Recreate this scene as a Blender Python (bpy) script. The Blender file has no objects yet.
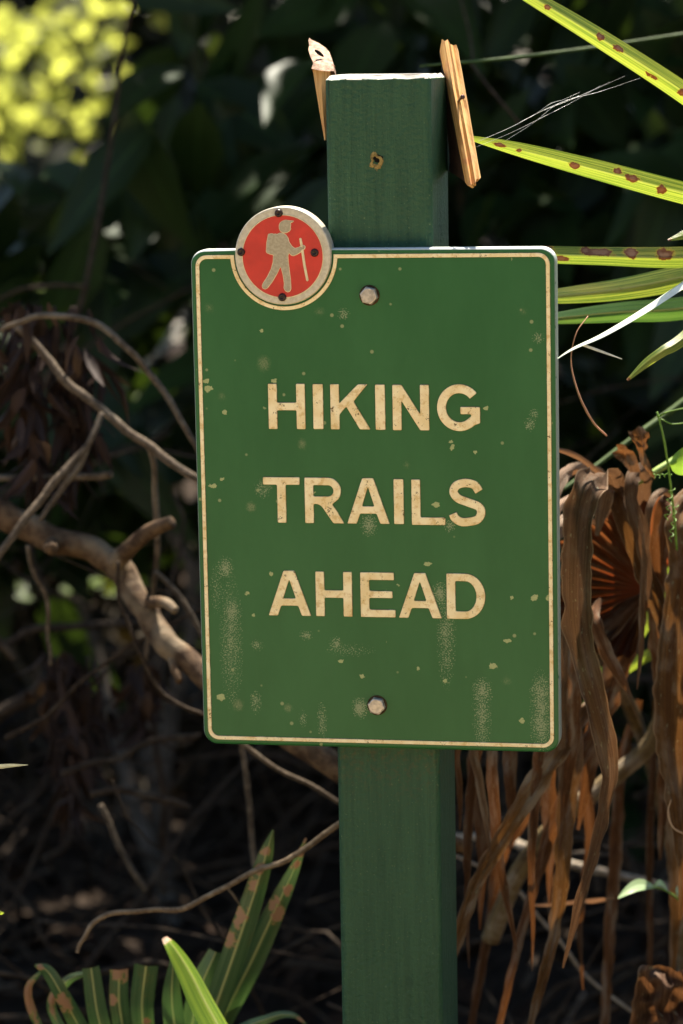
import bpy, bmesh, math, random
from mathutils import Vector, Matrix, noise as mnoise

random.seed(11)
R = math.radians
sc = bpy.context.scene
col = sc.collection

# ------------------------------------------------------------------ camera, sky, sun, exposure
CAM_H = 1.35
PITCH, ROLL, F = 0.1537, -0.0137, 2957.3
CAM = Vector((0, 0, CAM_H))
fwd = Vector((0, math.cos(PITCH), -math.sin(PITCH)))
rt0 = Vector((1, 0, 0)); up0 = rt0.cross(fwd)
RT = rt0 * math.cos(ROLL) + up0 * math.sin(ROLL)
UP = up0 * math.cos(ROLL) - rt0 * math.sin(ROLL)
cd = bpy.data.cameras.new('camera')
cam = bpy.data.objects.new('camera', cd); col.objects.link(cam)
cam.matrix_world = Matrix(((RT.x, UP.x, -fwd.x, 0), (RT.y, UP.y, -fwd.y, 0), (RT.z, UP.z, -fwd.z, CAM_H), (0, 0, 0, 1)))
cd.sensor_fit = 'VERTICAL'; cd.sensor_height = 36; cd.sensor_width = 24
cd.lens = F / 1024 * 36
cd.clip_end = 500
cd.dof.use_dof = True; cd.dof.focus_distance = 2.46; cd.dof.aperture_fstop = 5.0; cd.dof.aperture_blades = 0
sc.camera = cam

SUN = Vector((0.075, 0.40, 0.915)).normalized()
w = bpy.data.worlds.new('World'); sc.world = w; w.use_nodes = True
nt = w.node_tree; bg = nt.nodes['Background']
sky = nt.nodes.new('ShaderNodeTexSky'); sky.sky_type = 'NISHITA'; sky.sun_disc = False
sky.sun_elevation = math.asin(SUN.z); sky.sun_rotation = math.atan2(SUN.x, SUN.y)
nt.links.new(sky.outputs[0], bg.inputs[0]); bg.inputs[1].default_value = 0.07
sl = bpy.data.lights.new('sun', 'SUN'); sl.energy = 5.0; sl.angle = R(0.53); sl.color = (1, 0.92, 0.79)
so = bpy.data.objects.new('sun', sl); col.objects.link(so)
so.rotation_euler = (-SUN).to_track_quat('-Z', 'Y').to_euler(); so.location = (0, 0, 20)
sc.view_settings.view_transform = 'Standard'; sc.view_settings.look = 'None'
sc.view_settings.exposure = 1.75; sc.view_settings.gamma = 1
sc.cycles.max_bounces = 8; sc.cycles.transparent_max_bounces = 4
sc.cycles.sample_clamp_indirect = 6

# ------------------------------------------------------------------ helpers
def ray(px, py):
    return (fwd + RT * ((px - 341.5) / F) - UP * ((py - 512) / F))
def at(px, py, Y):
    d = ray(px, py)
    return CAM + d * (Y / d.y)
def proj(p):
    q = p - CAM; d = q.dot(fwd)
    return 341.5 + F * q.dot(RT) / d, 512 - F * q.dot(UP) / d, d

def tag(o, label=None, cat=None, group=None, kind=None):
    if label: o['label'] = label
    if cat: o['category'] = cat
    if group: o['group'] = group
    if kind: o['kind'] = kind
    return o
def empty(name, loc, label, cat, group=None):
    o = bpy.data.objects.new(name, None); o.empty_display_size = .05; col.objects.link(o); o.location = loc
    return tag(o, label, cat, group)

class MB:
    """collects vertices and faces; per-vertex u, v, rnd and spot values"""
    def __init__(s): s.v = []; s.f = []; s.a = []
    def vert(s, p, u=0., v=0., r=0., sp=0.):
        s.v.append(p); s.a.append((u, v, r, sp)); return len(s.v) - 1
    def grid(s, rows):
        for i in range(len(rows) - 1):
            a, b = rows[i], rows[i + 1]
            for j in range(len(a) - 1): s.f.append((a[j], a[j + 1], b[j + 1], b[j]))
    def build(s, name, mat, parent=None, origin=None, smooth=True):
        me = bpy.data.meshes.new(name)
        o0 = Vector(origin) if origin is not None else Vector((0, 0, 0))
        me.from_pydata([tuple(Vector(p) - o0) for p in s.v], [], s.f)
        for k, nm in enumerate(('au', 'av', 'rnd', 'spot')):
            at_ = me.attributes.new(nm, 'FLOAT', 'POINT'); at_.data.foreach_set('value', [q[k] for q in s.a])
        if smooth: me.polygons.foreach_set('use_smooth', [True] * len(me.polygons))
        me.materials.append(mat); me.update()
        o = bpy.data.objects.new(name, me); col.objects.link(o)
        if parent is not None: o.parent = parent
        return o

def crom(pts, n):
    """Catmull-Rom through tuples of any length"""
    P = [tuple(2 * a - b for a, b in zip(pts[0], pts[1]))] + list(pts) + [tuple(2 * a - b for a, b in zip(pts[-1], pts[-2]))]
    m = len(pts) - 1; out = []
    for i in range(n + 1):
        t = i / n * m; k = min(int(t), m - 1); t -= k
        a, b, c, d = P[k:k + 4]
        out.append(tuple(.5 * (2 * y + (z - x) * t + (2 * x - 5 * y + 4 * z - w_) * t * t + (3 * y - x - 3 * z + w_) * t ** 3) for x, y, z, w_ in zip(a, b, c, d)))
    return out

def ribbon(mb, path, n=60, m=8, fold=.35, pleats=1, twist=0., wob=0., spots=(), seed=None, curl=0., wscale=1., v0=0., ragged=0.):
    """leaf blade: path of (px, py, Y, width in px at that depth); real width; V-folded or pleated cross-section"""
    seed = random.random() * 100 if seed is None else seed
    rnd = random.random()
    Q = crom(path, n)
    P = [at(q[0], q[1], q[2]) for q in Q]
    rows = []; L = 0.; pS = None
    for i in range(n + 1):
        T = (P[min(i + 1, n)] - P[max(i - 1, 0)]).normalized()
        V = (P[i] - CAM).normalized()
        S = T.cross(V)
        if S.length < .25 and pS is not None: S = pS - T * pS.dot(T)
        S.normalize()
        if pS is not None and S.dot(pS) < 0: S = -S
        pS = S.copy()
        if i: L += (P[i] - P[i - 1]).length
        tw = twist * (i / n) if not isinstance(twist, tuple) else twist[0] + (twist[1] - twist[0]) * i / n
        tw += wob * mnoise.noise((L * 9, seed, 3.1)) * 1.5
        S2 = Matrix.Rotation(tw, 3, T) @ S
        N = S2.cross(T)
        hw = max(Q[i][3], .3) * Q[i][2] / F / 2 * wscale
        row = []
        for j in range(m + 1):
            u = -1 + 2 * j / m
            if pleats == 1: z = fold * abs(u)
            else:
                ph = (u + 1) / 2 * pleats; z = fold * (abs((ph % 1) * 2 - 1)) * 1.2 / pleats
            z += curl * u * u
            edge = 1 + ragged * mnoise.noise((L * 60, seed + (7 if u > 0 else 0), 0)) * (abs(u) > .8)
            p = P[i] + S2 * (u * hw * edge) + N * (z * hw)
            if wob: p += N * (wob * hw * 1.2 * mnoise.noise((L * 14, u * .9 + seed, seed)))
            sp = 0.
            for (a, b, ra, rb) in spots:
                d = math.hypot((i / n - a) / (ra * .8), ((j / m) - b) / (rb * .85))
                sp = max(sp, 1 - d)
            row.append(mb.vert(p, j / m, v0 + L, rnd, sp))
        rows.append(row)
    mb.grid(rows)

def tube3(mb, P, rad, sides=8, rough=0., seed=0.):
    rows = []; n = len(P); N = None; L = 0
    for i in range(n):
        T = (P[min(i + 1, n - 1)] - P[max(i - 1, 0)]).normalized()
        if N is None:
            N = T.cross(Vector((.3, .2, .9)));
            if N.length < .1: N = T.cross(Vector((1, 0, 0)))
        N = (N - T * N.dot(T)).normalized(); B = T.cross(N)
        if i: L += (P[i] - P[i - 1]).length
        row = []
        for j in range(sides):
            a = 2 * math.pi * j / sides
            r = rad[i]
            if rough: r *= 1 + rough * (mnoise.noise((L * .35 / max(rad[0], 1e-4), math.cos(a) + seed, math.sin(a))) + .5 * mnoise.noise((L / max(rad[0], 1e-4), 2 * math.cos(a) + seed, 2 * math.sin(a))))
            row.append(mb.vert(P[i] + (N * math.cos(a) + B * math.sin(a)) * r, j / sides, L, seed % 1))
        row.append(row[0]); rows.append(row)
    mb.grid(rows)
    for e, k in ((0, -1), (n - 1, 1)):
        c = mb.vert(P[e], .5, 0 if e == 0 else L, seed % 1)
        for j in range(sides):
            a, b = rows[e][j], rows[e][j + 1]
            mb.f.append((a, b, c) if k > 0 else (b, a, c))

def twig(mb, path, sides=8, rough=.12, sub=6, jit=0.):
    """path of (px, py, Y, diameter in px)"""
    n = sub * (len(path) - 1); Q = crom(path, n); sd = random.random() * 50
    P = []
    for i, q in enumerate(Q):
        p = at(q[0], q[1], q[2])
        if jit: p += Vector(mnoise.noise_vector((i * .13, sd, 0))) * jit
        P.append(p)
    tube3(mb, P, [max(q[3], .12) * q[2] / F / 2 for q in Q], sides, rough, sd)

def leaf(mb, base, d, nrm, L, W, droop=.2, fold=.25):
    """one ovate leaf"""
    d = d.normalized(); s = d.cross(nrm)
    if s.length < .05: s = d.cross(Vector((.3, .9, .2)))
    s.normalize(); n = s.cross(d); r = random.random()
    ts = (0, .18, .42, .7, 1); ws = (.06, .72, 1, .66, .03)
    rows = []
    for t, w_ in zip(ts, ws):
        c = base + d * (L * t) - n * (droop * L * t * t)
        h = W / 2 * w_
        rows.append([mb.vert(c - s * h + n * (fold * h), 0, t, r), mb.vert(c, .5, t, r), mb.vert(c + s * h + n * (fold * h), 1, t, r)])
    mb.grid(rows)

def rdir():
    while True:
        v = Vector((random.uniform(-1, 1), random.uniform(-1, 1), random.uniform(-1, 1)))
        if .05 < v.length < 1: return v.normalized()

# ------------------------------------------------------------------ materials
class NT:
    def __init__(s, name):
        s.m = bpy.data.materials.new(name); s.m.use_nodes = True; s.t = s.m.node_tree
        s.p = s.t.nodes['Principled BSDF']; s.out = s.t.nodes['Material Output']
    def n(s, typ, **kw):
        nd = s.t.nodes.new(typ)
        for k, v in kw.items(): setattr(nd, k, v)
        return nd
    def l(s, a, b): s.t.links.new(a, b)
    def set(s, sock, v):
        if hasattr(v, 'is_linked') or hasattr(v, 'links'): s.l(v, sock)
        else: sock.default_value = v
    def math(s, op, a, b=0., c=None, clamp=False):
        nd = s.n('ShaderNodeMath', operation=op); nd.use_clamp = clamp
        s.set(nd.inputs[0], a); s.set(nd.inputs[1], b)
        if c is not None: s.set(nd.inputs[2], c)
        return nd.outputs[0]
    def attr(s, name):
        return s.n('ShaderNodeAttribute', attribute_name=name).outputs['Fac']
    def ramp(s, x, a, b):
        nd = s.n('ShaderNodeMapRange'); nd.interpolation_type = 'SMOOTHSTEP'
        s.set(nd.inputs[0], x); nd.inputs[1].default_value = a; nd.inputs[2].default_value = b
        return nd.outputs[0]
    def mix(s, f, a, b):
        nd = s.n('ShaderNodeMix', data_type='RGBA')
        s.set(nd.inputs[0], f)
        for k, c in ((6, a), (7, b)):
            if isinstance(c, tuple): nd.inputs[k].default_value = (*c[:3], 1)
            else: s.l(c, nd.inputs[k])
        return nd.outputs[2]
    def noise(s, vec, scale, detail=4, rough=.55, dist=0.):
        nd = s.n('ShaderNodeTexNoise'); nd.inputs['Scale'].default_value = scale; nd.inputs['Detail'].default_value = detail
        nd.inputs['Roughness'].default_value = rough; nd.inputs['Distortion'].default_value = dist
        if vec is not None: s.l(vec, nd.inputs['Vector'])
        return nd.outputs['Fac']
    def coord(s, k='Object'): return s.n('ShaderNodeTexCoord').outputs[k]
    def scale(s, vec, xyz):
        nd = s.n('ShaderNodeVectorMath', operation='MULTIPLY'); s.l(vec, nd.inputs[0]); nd.inputs[1].default_value = xyz
        return nd.outputs[0]
    def xyz(s, x, y, z=0.):
        nd = s.n('ShaderNodeCombineXYZ')
        for i, v in enumerate((x, y, z)): s.set(nd.inputs[i], v)
        return nd.outputs[0]
    def bump(s, h, strength, dist=.001):
        nd = s.n('ShaderNodeBump'); nd.inputs['Strength'].default_value = strength; nd.inputs['Distance'].default_value = dist
        s.l(h, nd.inputs['Height']); s.l(nd.outputs[0], s.p.inputs['Normal']); return nd.outputs[0]
    def translucent(s, colr, fac, nrm=None):
        tr = s.n('ShaderNodeBsdfTranslucent'); s.set(tr.inputs[0], colr if not isinstance(colr, tuple) else (*colr, 1))
        mx = s.n('ShaderNodeMixShader'); s.set(mx.inputs[0], fac)
        s.l(s.p.outputs[0], mx.inputs[1]); s.l(tr.outputs[0], mx.inputs[2]); s.l(mx.outputs[0], s.out.inputs[0])
    def fin(s, colr, rough=.5, spec=.5, metal=0.):
        s.set(s.p.inputs['Base Color'], (*colr, 1) if isinstance(colr, tuple) else colr)
        s.set(s.p.inputs['Roughness'], rough); s.p.inputs['Specular IOR Level'].default_value = spec
        s.p.inputs['Metallic'].default_value = metal
        return s.m

def leaf_mat(name, dark, light, trans, tf=.3, rough=.35, spec=.5):
    t = NT(name); r = t.attr('rnd'); u = t.attr('au')
    n = t.noise(t.coord(), 22, 3)
    c = t.mix(t.math('ADD', t.math('MULTIPLY', r, .8), t.math('MULTIPLY', n, .3), clamp=True), dark, light)
    rib = t.ramp(t.math('ABSOLUTE', t.math('SUBTRACT', u, .5)), .06, .0)
    c = t.mix(t.math('MULTIPLY', rib, .5), c, tuple(min(1, x * 2.2) for x in light))
    m = t.fin(c, rough, spec)
    t.translucent(t.mix(r, trans, tuple(x * .55 for x in trans)), tf)
    return m

def blade_mat(name, green, pale, yellow, tf=.42, rough=.32, spotnoise=1.5, trans=(.38, .44, .04), bcol=None):
    """palmetto blade: fine lengthwise veins, pale midrib, brown spots with a yellow halo where 'spot' is high"""
    t = NT(name); u = t.attr('au'); v = t.attr('av'); sp = t.attr('spot'); r = t.attr('rnd')
    vec = t.xyz(t.math('MULTIPLY', u, 26), t.math('MULTIPLY', v, 6), t.math('MULTIPLY', r, 30))
    vein = t.noise(vec, 1, 2)
    patch = t.noise(t.xyz(t.math('MULTIPLY', u, 1.2), t.math('MULTIPLY', v, 18), t.math('MULTIPLY', r, 50)), 1, 3)
    c = t.mix(t.ramp(vein, .40, .60), green, pale)
    c = t.mix(t.math('MULTIPLY', t.ramp(patch, .48, .7), .6), c, yellow)
    rib = t.ramp(t.math('ABSOLUTE', t.math('SUBTRACT', u, .5)), .07, .01)
    c = t.mix(t.math('MULTIPLY', rib, .65), c, (.62, .6, .22))
    nz = t.noise(t.xyz(t.math('MULTIPLY', u, 3.2), t.math('MULTIPLY', v, 150), t.math('MULTIPLY', r, 90)), 1, 5, .68)
    f = t.math('ADD', sp, t.math('MULTIPLY', t.math('SUBTRACT', nz, .5), spotnoise))
    f = t.math('MULTIPLY', f, t.ramp(sp, -.0, .05))
    fine = t.noise(t.xyz(t.math('MULTIPLY', u, 9), t.math('MULTIPLY', v, 420), r), 1, 2)
    fl = t.math('MULTIPLY', t.ramp(fine, .66, .72), t.ramp(patch, .45, .6))
    c = t.mix(t.math('MULTIPLY', fl, .8), c, (.3, .17, .03))
    c1 = t.mix(t.math('MULTIPLY', t.ramp(f, .08, .3), .4 if bcol else 1.), c, (.62, .45, .05))
    brown = t.mix(t.ramp(f, .4, .8), (.15, .048, .014) if bcol is None else bcol, (.28, .15, .08) if bcol is None else bcol)
    c2 = t.mix(t.ramp(f, .24, .32), c1, brown)
    m = t.fin(c2, rough, .5)
    t.bump(t.math('ADD', vein, t.math('MULTIPLY', rib, -.6)), .35, .0012)
    tc = t.mix(t.ramp(f, .2, .32), t.mix(t.ramp(vein, .38, .62), (trans[0] * .45, trans[1] * .62, trans[2] * .5), tuple(min(1, x * 1.35) for x in trans)), (.16, .035, .004))
    t.translucent(tc, t.math('SUBTRACT', tf, t.math('MULTIPLY', t.ramp(f, .2, .32), tf * .45)))
    return m

def dead_mat(name, base, dark, red, tf=.35, hub=0.):
    t = NT(name); u = t.attr('au'); v = t.attr('av'); r = t.attr('rnd')
    vec = t.xyz(t.math('MULTIPLY', u, 24), t.math('MULTIPLY', v, 7), t.math('MULTIPLY', r, 40))
    vein = t.noise(vec, 1, 4, .6)
    blot = t.noise(t.xyz(t.math('MULTIPLY', u, 1.4), t.math('MULTIPLY', v, 22), t.math('MULTIPLY', r, 77)), 1, 5, .62)
    c = t.mix(t.ramp(vein, .33, .7), dark, base)
    c = t.mix(t.math('MULTIPLY', t.ramp(blot, .48, .66), .55), c, (.36, .3, .235))
    c = t.mix(t.math('MULTIPLY', t.ramp(blot, .46, .34), .7), c, tuple(x * .45 for x in dark))
    c = t.mix(t.math('MULTIPLY', t.ramp(r, .35, 1.), .65), c, tuple(x * .6 for x in dark))
    crack = t.ramp(t.noise(t.xyz(t.math('MULTIPLY', u, 22), t.math('MULTIPLY', v, 2.5), t.math('MULTIPLY', r, 13)), 1, 2), .66, .69)
    c = t.mix(t.math('MULTIPLY', crack, .85), c, (.02, .008, .004))
    c = t.mix(t.math('MULTIPLY', t.ramp(t.noise(t.xyz(t.math('MULTIPLY', u, 9), t.math('MULTIPLY', v, 130), r), 1, 3), .63, .7), .5), c, (.30, .31, .2))
    tc = t.mix(t.ramp(vein, .3, .7), tuple(x * .6 for x in red), red)
    c = t.mix(t.math('MULTIPLY', t.ramp(t.math('ABSOLUTE', t.math('SUBTRACT', u, .5)), .44, .49), .5), c, (.36, .25, .16))
    if hub: tc = t.mix(t.ramp(v, hub * .25, hub * 1.3), tc, (.20, .06, .016))
    m = t.fin(c, .8, .14)
    t.bump(vein, .9, .002)
    t.translucent(tc, tf)
    return m

def bark_mat(name, a, b, pale, sc_=60, palef=.5):
    t = NT(name); o = t.coord(); u = t.attr('au'); v = t.attr('av')
    n = t.noise(o, sc_, 6, .65); n2 = t.noise(o, sc_ * .22, 3)
    c = t.mix(t.ramp(n, .35, .68), a, b)
    c = t.mix(t.math('MULTIPLY', t.ramp(n2, .52, .66), palef), c, pale)
    m = t.fin(c, .85, .2); t.bump(n, .8, .004)
    return m

def plain(name, c, rough=.6, spec=.4, metal=0., var=.25, sc_=80, bump=0.):
    t = NT(name); n = t.noise(t.coord(), sc_, 5, .6)
    cc = t.mix(t.ramp(n, .3, .7), tuple(x * (1 - var) for x in c), tuple(min(1, x * (1 + var)) for x in c))
    m = t.fin(cc, rough, spec, metal)
    if bump: t.bump(n, bump, .001)
    return m

# ------------------------------------------------------------------ frames of the sign and the post
YAW, TAU = 0.1952, 0.0064
D0 = 2.45
tt = Vector((math.cos(YAW), -math.sin(YAW), 0)); nn = Vector((-math.sin(YAW), -math.cos(YAW), 0)); zz = Vector((0, 0, 1))
sa = tt * math.cos(TAU) + zz * math.sin(TAU); sb = zz * math.cos(TAU) - tt * math.sin(TAU)
SW, SH = .3023 + .0040, .4167 + .0058
sign_c = Vector((0, D0, CAM_H)) + tt * .0287 + zz * -.3704
sign_base = sign_c - sb * (SH / 2)
def frame(o, x, y, z): return Matrix(((x.x, y.x, z.x, o.x), (x.y, y.y, z.y, o.y), (x.z, y.z, z.z, o.z), (0, 0, 0, 1)))
M_SIGN = frame(sign_base, sa, sb, nn)
def S(px, py):
    """pixel on the sign's face -> the sign's own x, y in metres"""
    d = ray(px, py); k = (sign_c - CAM).dot(nn) / d.dot(nn)
    q = CAM + d * k - sign_base
    return q.dot(sa), q.dot(sb)
PX = 2.45 / F * 1.01           # metres per pixel on the sign's face

post_c = Vector((0, D0, CAM_H)) - nn * .018 + tt * .0328     # middle of the post's front face
post_top = CAM_H - .0213
M_POST = frame(Vector((post_c.x, post_c.y, 0)), tt, zz, nn)

# ------------------------------------------------------------------ ground, path
def grid_sheet(name, x0, x1, y0, y1, nx, ny, zf, mat):
    mb = MB(); rows = []
    for j in range(ny + 1):
        y = y0 + (y1 - y0) * j / ny
        rows.append([mb.vert(Vector((x0 + (x1 - x0) * i / nx, y, zf(x0 + (x1 - x0) * i / nx, y)))) for i in range(nx + 1)])
    mb.grid(rows)
    return tag(mb.build(name, mat), kind='structure')
t = NT('soil'); o_ = t.coord(); n1 = t.noise(o_, 9, 6, .7); n2 = t.noise(o_, 1.3, 3)
cc = t.mix(t.ramp(n1, .35, .7), (.012, .008, .006), (.045, .03, .02)); cc = t.mix(t.math('MULTIPLY', n2, .35), cc, (.03, .022, .014))
M_SOIL = t.fin(cc, .95, .1); t.bump(n1, 1, .02)
t = NT('sand'); o_ = t.coord(); n1 = t.noise(o_, 30, 7, .7); n2 = t.noise(o_, 1.1, 4)
cc = t.mix(n1, (.48, .36, .20), (.68, .54, .34)); cc = t.mix(t.ramp(n2, .5, .75), cc, (.36, .26, .15))
M_SAND = t.fin(cc, .95, .1); t.bump(n1, .6, .01)
def gz(x, y):
    k = max(0, min(1, (y - 3.2) / 3)) + max(0, min(1, (-3.5 - y) / 4))
    return k * (.12 * mnoise.noise((x * .5, y * .5, 0)) + .05 * mnoise.noise((x * 1.7, y * 1.7, 4)) + .04)
grid_sheet('ground', -120, 120, -110, 130, 160, 160, gz, M_SOIL)
def edge(x, s): return .18 * mnoise.noise((x * .9, s, 0)) + .06 * mnoise.noise((x * 3, s, 2))
mb = MB(); rows = []
for j in range(13):
    f_ = j / 12
    rows.append([mb.vert(Vector((x * .2, (-2.6 + edge(x * .2, 5)) * (1 - f_) + (1.35 + edge(x * .2, 9)) * f_, .004))) for x in range(-60, 61)])
mb.grid(rows); tag(mb.build('path', M_SAND), kind='structure')

# ------------------------------------------------------------------ materials of the sign
def lichen_fields(t, vec, spots):
    f = None
    for (px, py, rx, ry, amp) in spots:
        x, y = S(px, py)
        sb_ = t.n('ShaderNodeVectorMath', operation='SUBTRACT'); t.l(vec, sb_.inputs[0]); sb_.inputs[1].default_value = (x, y, 0)
        ml = t.n('ShaderNodeVectorMath', operation='MULTIPLY'); t.l(sb_.outputs[0], ml.inputs[0]); ml.inputs[1].default_value = (1 / (rx * PX), 1 / (ry * PX), 0)
        ln = t.n('ShaderNodeVectorMath', operation='LENGTH'); t.l(ml.outputs[0], ln.inputs[0])
        v = t.math('MULTIPLY', t.math('SUBTRACT', 1., ln.outputs['Value']), amp)
        f = v if f is None else t.math('MAXIMUM', f, v)
    return f
CRISP = [(436, 505, 5, 4, 1), (534.6, 598, 5.5, 4.5, 1), (548.7, 597.6, 5, 4.5, 1), (508, 641, 6, 3, .9), (493, 666.5, 6, 4.5, 1), (445, 681, 4, 3, 1),
         (522, 721, 4, 4, 1), (428, 564, 6, 3.5, 1), (221, 697, 6, 5.5, 1), (362, 676, 4, 3.5, .9), (341, 661, 4, 3, 1), (253.4, 615, 3, 3, 1), (247, 593, 3.5, 3, 1),
         (271, 574, 4, 3, .9), (209, 389, 7, 4.5, 1), (206, 381, 5, 3, 1), (224.6, 412, 4.5, 3.5, 1), (213, 486, 6, 3.5, 1), (222, 479, 3, 2.5, 1), (261.5, 330.7, 3, 2.5, 1),
         (450.6, 442, 4, 3, 1), (452, 448, 3, 5, .9), (273.8, 380, 4, 3.5, 1), (418, 668, 3, 4, .8), (475, 452, 3, 2, 1), (486, 408, 4, 3, .9), (313, 493, 4, 3, .9), (398, 585, 2.5, 2, 1), (512, 598, 2.5, 2, 1)]
SOFT = [(263.7, 363.6, 9, 10, .9), (238, 705, 8, 8, .95), (288, 708, 6, 6, .9), (251, 507, 7, 7, .95), (319.5, 311.4, 7, 6, .5), (209, 308, 7, 7, .5), (302.3, 444, 6, 8, .8), (406.7, 465, 5, 6, .5),
        (523, 311.6, 6, 6, .4), (506.5, 681, 7, 6, .5), (222, 396.5, 6, 6, .5), (268, 486, 7, 6, .5)]
STREAK = [(231, 640, 14, 80, .75), (225, 568, 10, 14, 1.1), (232, 612, 12, 22, 1.1), (482, 692, 12, 18, 1.25), (482, 718, 11, 40, .9), (541, 690, 13, 20, 1.2), (541, 715, 13, 52, 1.05),
          (446, 635, 11, 62, .85), (440, 594, 10, 14, 1.2), (322, 721, 6, 24, .95), (256, 702, 7, 14, .9), (360, 708, 10, 13, 1.35), (336, 644, 9, 9, .9), (306, 635, 8, 6, 1.1), (257, 645, 8, 7, 1),
          (369, 525, 10, 14, 1.35), (343.6, 313.6, 7, 7, 1.15), (538, 337.6, 7, 7, 1), (530, 424, 7, 8, 1), (534, 414, 6, 6, .9), (263, 488, 10, 12, .8), (303, 718, 5, 12, .7), (216, 590, 7, 30, .6), (350, 650, 30, 8, .4), (450, 526, 7, 8, 1)]
t = NT('green_sign_paint'); o_ = t.coord()
flat = t.scale(o_, (1, 1, 0))
wv = t.n('ShaderNodeTexNoise'); wv.inputs['Scale'].default_value = 380; wv.inputs['Detail'].default_value = 3; t.l(flat, wv.inputs['Vector'])
off = t.n('ShaderNodeVectorMath', operation='SUBTRACT'); t.l(wv.outputs['Color'], off.inputs[0]); off.inputs[1].default_value = (.5, .5, .5)
off2 = t.n('ShaderNodeVectorMath', operation='SCALE'); t.l(off.outputs[0], off2.inputs[0]); off2.inputs['Scale'].default_value = .0042
wvec = t.n('ShaderNodeVectorMath', operation='ADD'); t.l(flat, wvec.inputs[0]); t.l(off2.outputs[0], wvec.inputs[1]); wvec = wvec.outputs[0]
fine = t.noise(flat, 800, 2, .6); mid = t.noise(flat, 320, 3, .6)
fc = t.math('ADD', lichen_fields(t, wvec, CRISP), t.math('MULTIPLY', t.math('SUBTRACT', mid, .5), .9))
crisp = t.ramp(fc, .28, .42)
soft = t.math('MULTIPLY', t.ramp(lichen_fields(t, wvec, SOFT), 0, .8), t.ramp(fine, .2, .75))
st = lichen_fields(t, wvec, STREAK); st = t.math('MULTIPLY', st, t.math('MULTIPLY_ADD', t.noise(flat, 75, 5, .75), 2.3, -.28))
speck = t.ramp(t.math('ADD', t.math('MULTIPLY', st, .22), fine), .62, .67)
speck = t.math('MULTIPLY', speck, t.ramp(st, .0, .12))
haze_ = t.math('MULTIPLY', t.ramp(st, 0, 1.2), .16)
vor = t.n('ShaderNodeTexVoronoi'); vor.inputs['Scale'].default_value = 120; t.l(flat, vor.inputs['Vector'])
sepc = t.n('ShaderNodeSeparateColor'); t.l(vor.outputs['Color'], sepc.inputs[0])
dens = t.noise(flat, 9, 2)
dots = t.math('MULTIPLY', t.ramp(vor.outputs['Distance'], .24, .12), t.math('GREATER_THAN', t.math('ADD', sepc.outputs[0], t.math('MULTIPLY', t.math('SUBTRACT', dens, .5), .9)), .93))
big = t.noise(t.scale(o_, (14, 5, 0)), 1, 5, .65); grit = t.noise(flat, 1500, 2)
c = t.mix(t.ramp(big, .3, .7), (.016, .102, .026), (.027, .128, .037))
c = t.mix(t.math('MULTIPLY', grit, .35), c, (.014, .084, .021))
c = t.mix(haze_, c, (.22, .26, .13))
c = t.mix(t.math('MULTIPLY', speck, .58), c, (.34, .37, .21))
c = t.mix(t.math('MULTIPLY', soft, .6), c, (.29, .30, .15))
c = t.mix(t.math('MULTIPLY', dots, .6), c, (.36, .38, .18))
c = t.mix(t.math('MULTIPLY', crisp, t.math('MULTIPLY_ADD', fine, .7, .45), clamp=True), c, (.40, .43, .19))
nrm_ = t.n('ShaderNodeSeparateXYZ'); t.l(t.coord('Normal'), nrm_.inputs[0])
edge_light = t.math('MULTIPLY', t.math('MAXIMUM', t.ramp(nrm_.outputs[1], .25, .6), t.math('MULTIPLY', t.ramp(t.math('ABSOLUTE', nrm_.outputs[0]), .55, .95), .5)), t.ramp(t.noise(o_, 240, 3), .2, .42))
c = t.mix(edge_light, c, (.62, .64, .60))        # sun and sky light painted on top and side edges, plus wear
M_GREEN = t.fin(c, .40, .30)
t.bump(t.math('ADD', t.math('MULTIPLY', grit, .25), t.math('ADD', crisp, speck)), .35, .0006)

t = NT('cream_paint'); o_ = t.coord(); n = t.noise(o_, 420, 4, .65); n2 = t.noise(o_, 60, 4)
sepv = t.n('ShaderNodeSeparateXYZ'); t.l(o_, sepv.inputs[0])
c = t.mix(t.ramp(n2, .35, .65), (.80, .63, .33), (.90, .77, .48))
c = t.mix(t.math('MULTIPLY', t.ramp(t.noise(o_, 170, 4, .7), .5, .66), .55), c, (.55, .33, .08))
c = t.mix(t.ramp(t.math('ADD', t.math('MULTIPLY', t.noise(o_, 95, 3), .5), t.math('MULTIPLY', n, .7)), .70, .78), c, (.10, .055, .015))
nz_ = t.n('ShaderNodeSeparateXYZ'); t.l(t.coord('Normal'), nz_.inputs[0])
grime_shade = t.math('MULTIPLY', t.ramp(nz_.outputs[2], .93, .55), t.ramp(t.noise(o_, 130, 3), .25, .55))
c = t.mix(t.math('MULTIPLY', grime_shade, .8), c, (.15, .085, .028))      # grime with shading painted along the raised edges
M_CREAM = t.fin(c, .6, .2); t.bump(n, .4, .0006)

t = NT('green_post_paint'); o_ = t.coord()
gr = t.noise(t.scale(o_, (170, 7, 170)), 1, 5, .65); gr2 = t.noise(t.scale(o_, (420, 60, 420)), 1, 3); orange = t.noise(o_, 260, 3)
c = t.mix(t.ramp(gr, .3, .7), (.018, .060, .030), (.029, .085, .041))
c = t.mix(t.math('MULTIPLY', t.ramp(t.noise(o_, 500, 2), .66, .72), .35), c, (.2, .26, .12))
c = t.mix(t.math('MULTIPLY', t.ramp(t.noise(o_, 14, 5, .7), .58, .7), .35), c, (.012, .04, .02))
crk = t.ramp(t.noise(t.scale(o_, (210, 3.2, 210)), 1, 3), .69, .73)
c = t.mix(t.math('MULTIPLY', crk, .7), c, (.008, .018, .010))
sx_ = t.n('ShaderNodeSeparateXYZ'); t.l(o_, sx_.inputs[0])
below = t.math('MULTIPLY', t.ramp(sx_.outputs[1], .70, .772), t.math('LESS_THAN', sx_.outputs[1], .80))
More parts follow.
